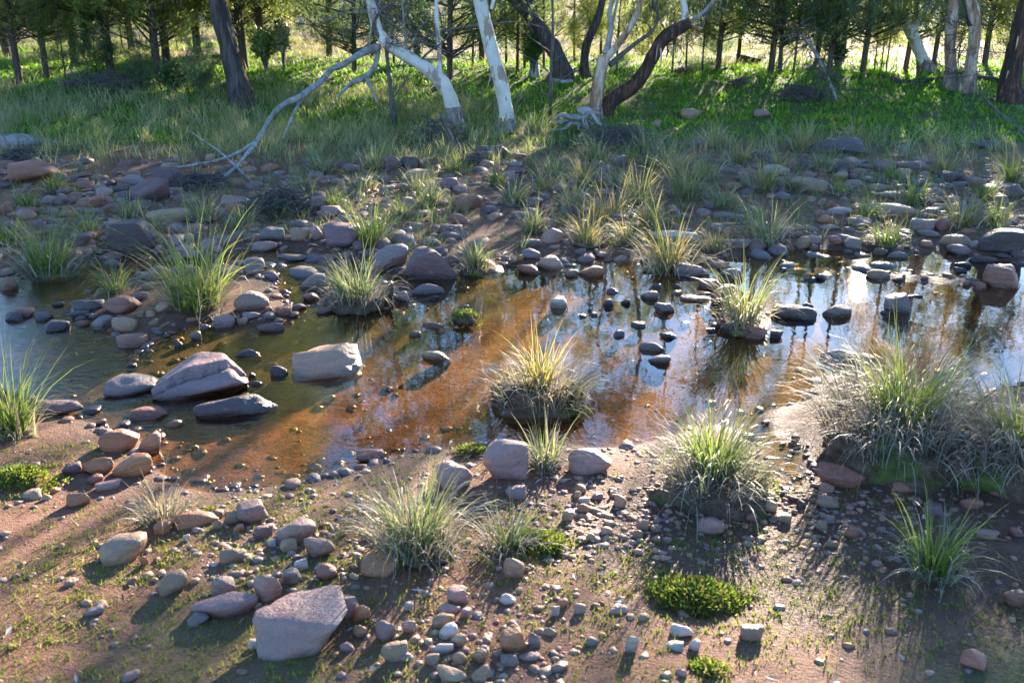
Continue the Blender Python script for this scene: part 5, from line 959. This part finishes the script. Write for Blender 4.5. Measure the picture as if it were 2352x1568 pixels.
stick('bark_strip', 'curled strip of dead bark propped by the drooping tussock', [(888, 705, 18, None), (896, 682, 16, 5.25), (903, 660, 8, 5.3)], 'red_bark', cat='bark')

def twig_heap(u, v, wpx, hpx, n, label, seed, mat='twig', Lr=(.12, .5), name='twig_heap', rad=(.002, .006)):
    p = ground1(u, v); dep = p[1] * CP + (CAM_H - p[2]) * SP; W = wpx * dep / F; H = hpx * dep / F; r = np.random.default_rng(seed); spec = []
    for _ in range(n):
        c = np.array([r.normal(0, W * .24), r.normal(0, W * .2), 0]); c[2] = H * max(1 - (np.hypot(c[0], c[1]) / (W * .55)) ** 2, .03) * r.uniform(.1, 1.0); L = r.uniform(*Lr); d = unit(r.normal(0, 1, 3) * np.array([1, .8, .35])); s = unit(np.cross(d, r.normal(0, 1, 3)))
        a, b = c - d * L / 2, c + d * L / 2; a[2] = max(a[2], .004); b[2] = max(b[2], .004); R0 = r.uniform(*rad)
        spec.append((np.array([a, c + s * L * .1 * r.normal(), b]), [R0, R0 * .8, R0 * .3]))
    v_, q_ = tubes(spec, 4, 0, 2); o = link(name, mk_mesh(name, v_, q_, MAT[mat]), None, tuple(p)); o['kind'] = 'thing'; return tag(o, label, 'twigs')
twig_heap(1420, 335, 210, 45, 420, 'heap of flood-borne twigs and bark before the peeling gum stems', 1, 'twig', (.1, .4))
twig_heap(1010, 318, 130, 40, 200, 'twig litter piled at the foot of the leaning white gum', 2, 'twig', (.1, .35))
twig_heap(645, 490, 140, 65, 300, 'driftwood heap caught among stones on the far bank', 3, 'twig', (.1, .4))
twig_heap(460, 425, 150, 22, 220, 'line of flood twigs beside the grooved purple boulder', 4, 'twig', (.1, .3))
twig_heap(40, 372, 130, 30, 160, 'dark twig litter under the weathered log', 5, 'twig', (.1, .3))
twig_heap(1835, 225, 120, 25, 200, 'low grey brush pile on the green bank', 6, 'twig', (.15, .5)); twig_heap(1700, 195, 60, 14, 90, 'small grey brush tuft on the green bank', 7, 'twig', (.1, .35)); twig_heap(1570, 168, 60, 14, 90, 'faint grey brush tuft near the spindly pine', 8, 'twig', (.1, .35))
twig_heap(250, 195, 200, 22, 240, 'dark brush litter along the shaded crest behind tall grass', 9, 'twig', (.15, .5)); twig_heap(1085, 375, 60, 18, 70, 'flood litter between dark boulders below the gums', 10, 'twig', (.08, .25))
# driftwood stump
def stump():
    p = ground1(1345, 300); r = np.random.default_rng(5); root = bpy.data.objects.new('driftwood_stump', None); COL.objects.link(root); root.location = tuple(p); tag(root, 'grey splintered driftwood stump against the peeling gum stems', 'driftwood')
    for k in range(15):
        a = r.uniform(-.5, 3.6) if k > 4 else r.uniform(2.6, 3.6); L = r.uniform(.18, .42); c = np.array([r.normal(0, .07), r.normal(0, .05), r.uniform(.05, .2)]); d = np.array([math.cos(a), -abs(math.sin(a)) * .5, 0])
        pts = np.array([c, c + d * L * .35 + np.array([0, 0, r.uniform(-.01, .05)]) + r.normal(0, .015, 3), c + d * L * .7 + r.normal(0, .03, 3), c + d * L + np.array([0, 0, -r.uniform(.0, .14)])]); pts[:, 2] = np.maximum(pts[:, 2], .01); R0 = r.uniform(.012, .038)
        v, q = tube(pts, [R0, R0 * .8, R0 * .55, R0 * .15], 8, .4, k + 20, 5); link('root', mk_mesh('root', v, q, MAT['dead_wood']), root)
stump()
# fallen dead crown on the green bank
def dead_brush():
    Yb = float(ground1(1880, 235)[1]); root = bpy.data.objects.new('dead_brush', None); COL.objects.link(root); p0 = ground1(1890, 240); root.location = tuple(p0); tag(root, 'fallen dead sapling with tangled grey twigs on the green bank', 'branch'); r = np.random.default_rng(8)
    P, Rr = px_path([(1925, 240, 5), (1912, 205, 8), (1895, 170, 9), (1880, 135, 9), (1862, 105, 8), (1840, 80, 5)], Yb); v, q = tube(P - p0, Rr, 8, .15, 1, 4); link('stem', mk_mesh('stem', v, q, MAT['dead_wood']), root); spec = []
    for k in range(90):
        s = P[r.integers(1, len(P))] + r.normal(0, .05, 3); d = unit(r.normal(0, 1, 3) + np.array([-.5, 0, -.1])); L = r.uniform(.15, .6); m_ = s + d * L * .5 + r.normal(0, .05, 3); e = s + d * L + np.array([0, 0, -.1]) + r.normal(0, .06, 3)
        e[2] = max(e[2], float(terrain(e[0:1], e[1:2])[0]) + .01); spec.append((np.array([s, m_, e]) - p0, [.006, .004, .0015]))
    v, q = tubes(spec, 4, 0, 2); link('twigs', mk_mesh('twigs', v, q, MAT['twig']), root)
dead_brush()

# fallen leaves and bark flakes
def litter(name, P, label, seed, L=(.03, .09), W=(.006, .014), pal=((0.30, 0.24, 0.19), (0.42, 0.38, 0.34), (0.20, 0.13, 0.09), (0.5, 0.47, 0.44))):
    r = np.random.default_rng(seed); n = len(P); a = r.uniform(0, 6.28, n); d = unit(np.stack([np.cos(a), np.sin(a), r.normal(0.05, .2, n)], -1)); s = unit(np.stack([-np.sin(a), np.cos(a), r.normal(0, .3, n)], -1))
    l = r.uniform(*L, n)[:, None]; w_ = r.uniform(*W, n)[:, None]; c = P + np.array([0, 0, .008]); z = np.array([0, 0, 1.0]) * w_ * .4
    V = np.stack([c, c + d * l * .45 - s * w_ + z, c + d * l, c + d * l * .45 + s * w_ + z, c + d * l * .45 ], 1)
    V = V[:, [0, 1, 2, 3, 0, 4, 2, 4]]; V = np.stack([V[:, 0], V[:, 1], V[:, 2], V[:, 5], V[:, 0], V[:, 5], V[:, 2], V[:, 3]], 1).reshape(-1, 3)
    o = link(name, mk_mesh(name, V, np.arange(n * 8).reshape(-1, 4), MAT['dry'], np.repeat(pick(pal, n, .2, r), 8, 0))); return tag(o, label, 'leaves', None, 'stuff')
P, sd = scatter_px(2600, -200, 2550, 1020, 1640, lambda u, v, s, P: (s > .03) * (.06 + .35 * blob(u, v, 1250, 1200, 500, 120)), 91); litter('fallen_leaves', P, 'dry gum leaves and bark flakes scattered on the near bank', 92, (.015, .05), (.003, .007))
P, sd = scatter_px(9000, -300, 2650, 180, 600, lambda u, v, s, P: (s > .05) * .2, 93); litter('leaf_litter', P, 'bleached leaf litter lying across the far bank', 94)
# bleached litter caught on the huge tussock
def caught(u, v, wpx, n, seed, h):
    p = ground1(u, v); dep = p[1] * CP + (CAM_H - p[2]) * SP; W = wpx * dep / F; r = np.random.default_rng(seed); a = r.uniform(0, 6.28, n); q = np.sqrt(r.random(n)) * W * .5
    c = np.stack([p[0] + q * np.cos(a), p[1] + q * np.sin(a) * .7, p[2] + h * np.maximum(1 - (q / (W * .55)) ** 2, .1)], -1); return c
o = litter('caught_litter', caught(2055, 1045, 230, 420, 1, .19), 'bleached leaves and bark caught on the huge tussock', 95, (.03, .08), (.006, .014))

for o in bpy.data.objects:
    if o.parent is not None and o.name.split('.')[0] in ('green_blades', 'dry_blades', 'crown', 'leaves', 'twigs', 'branchwork', 'stems'): o['kind'] = 'stuff'
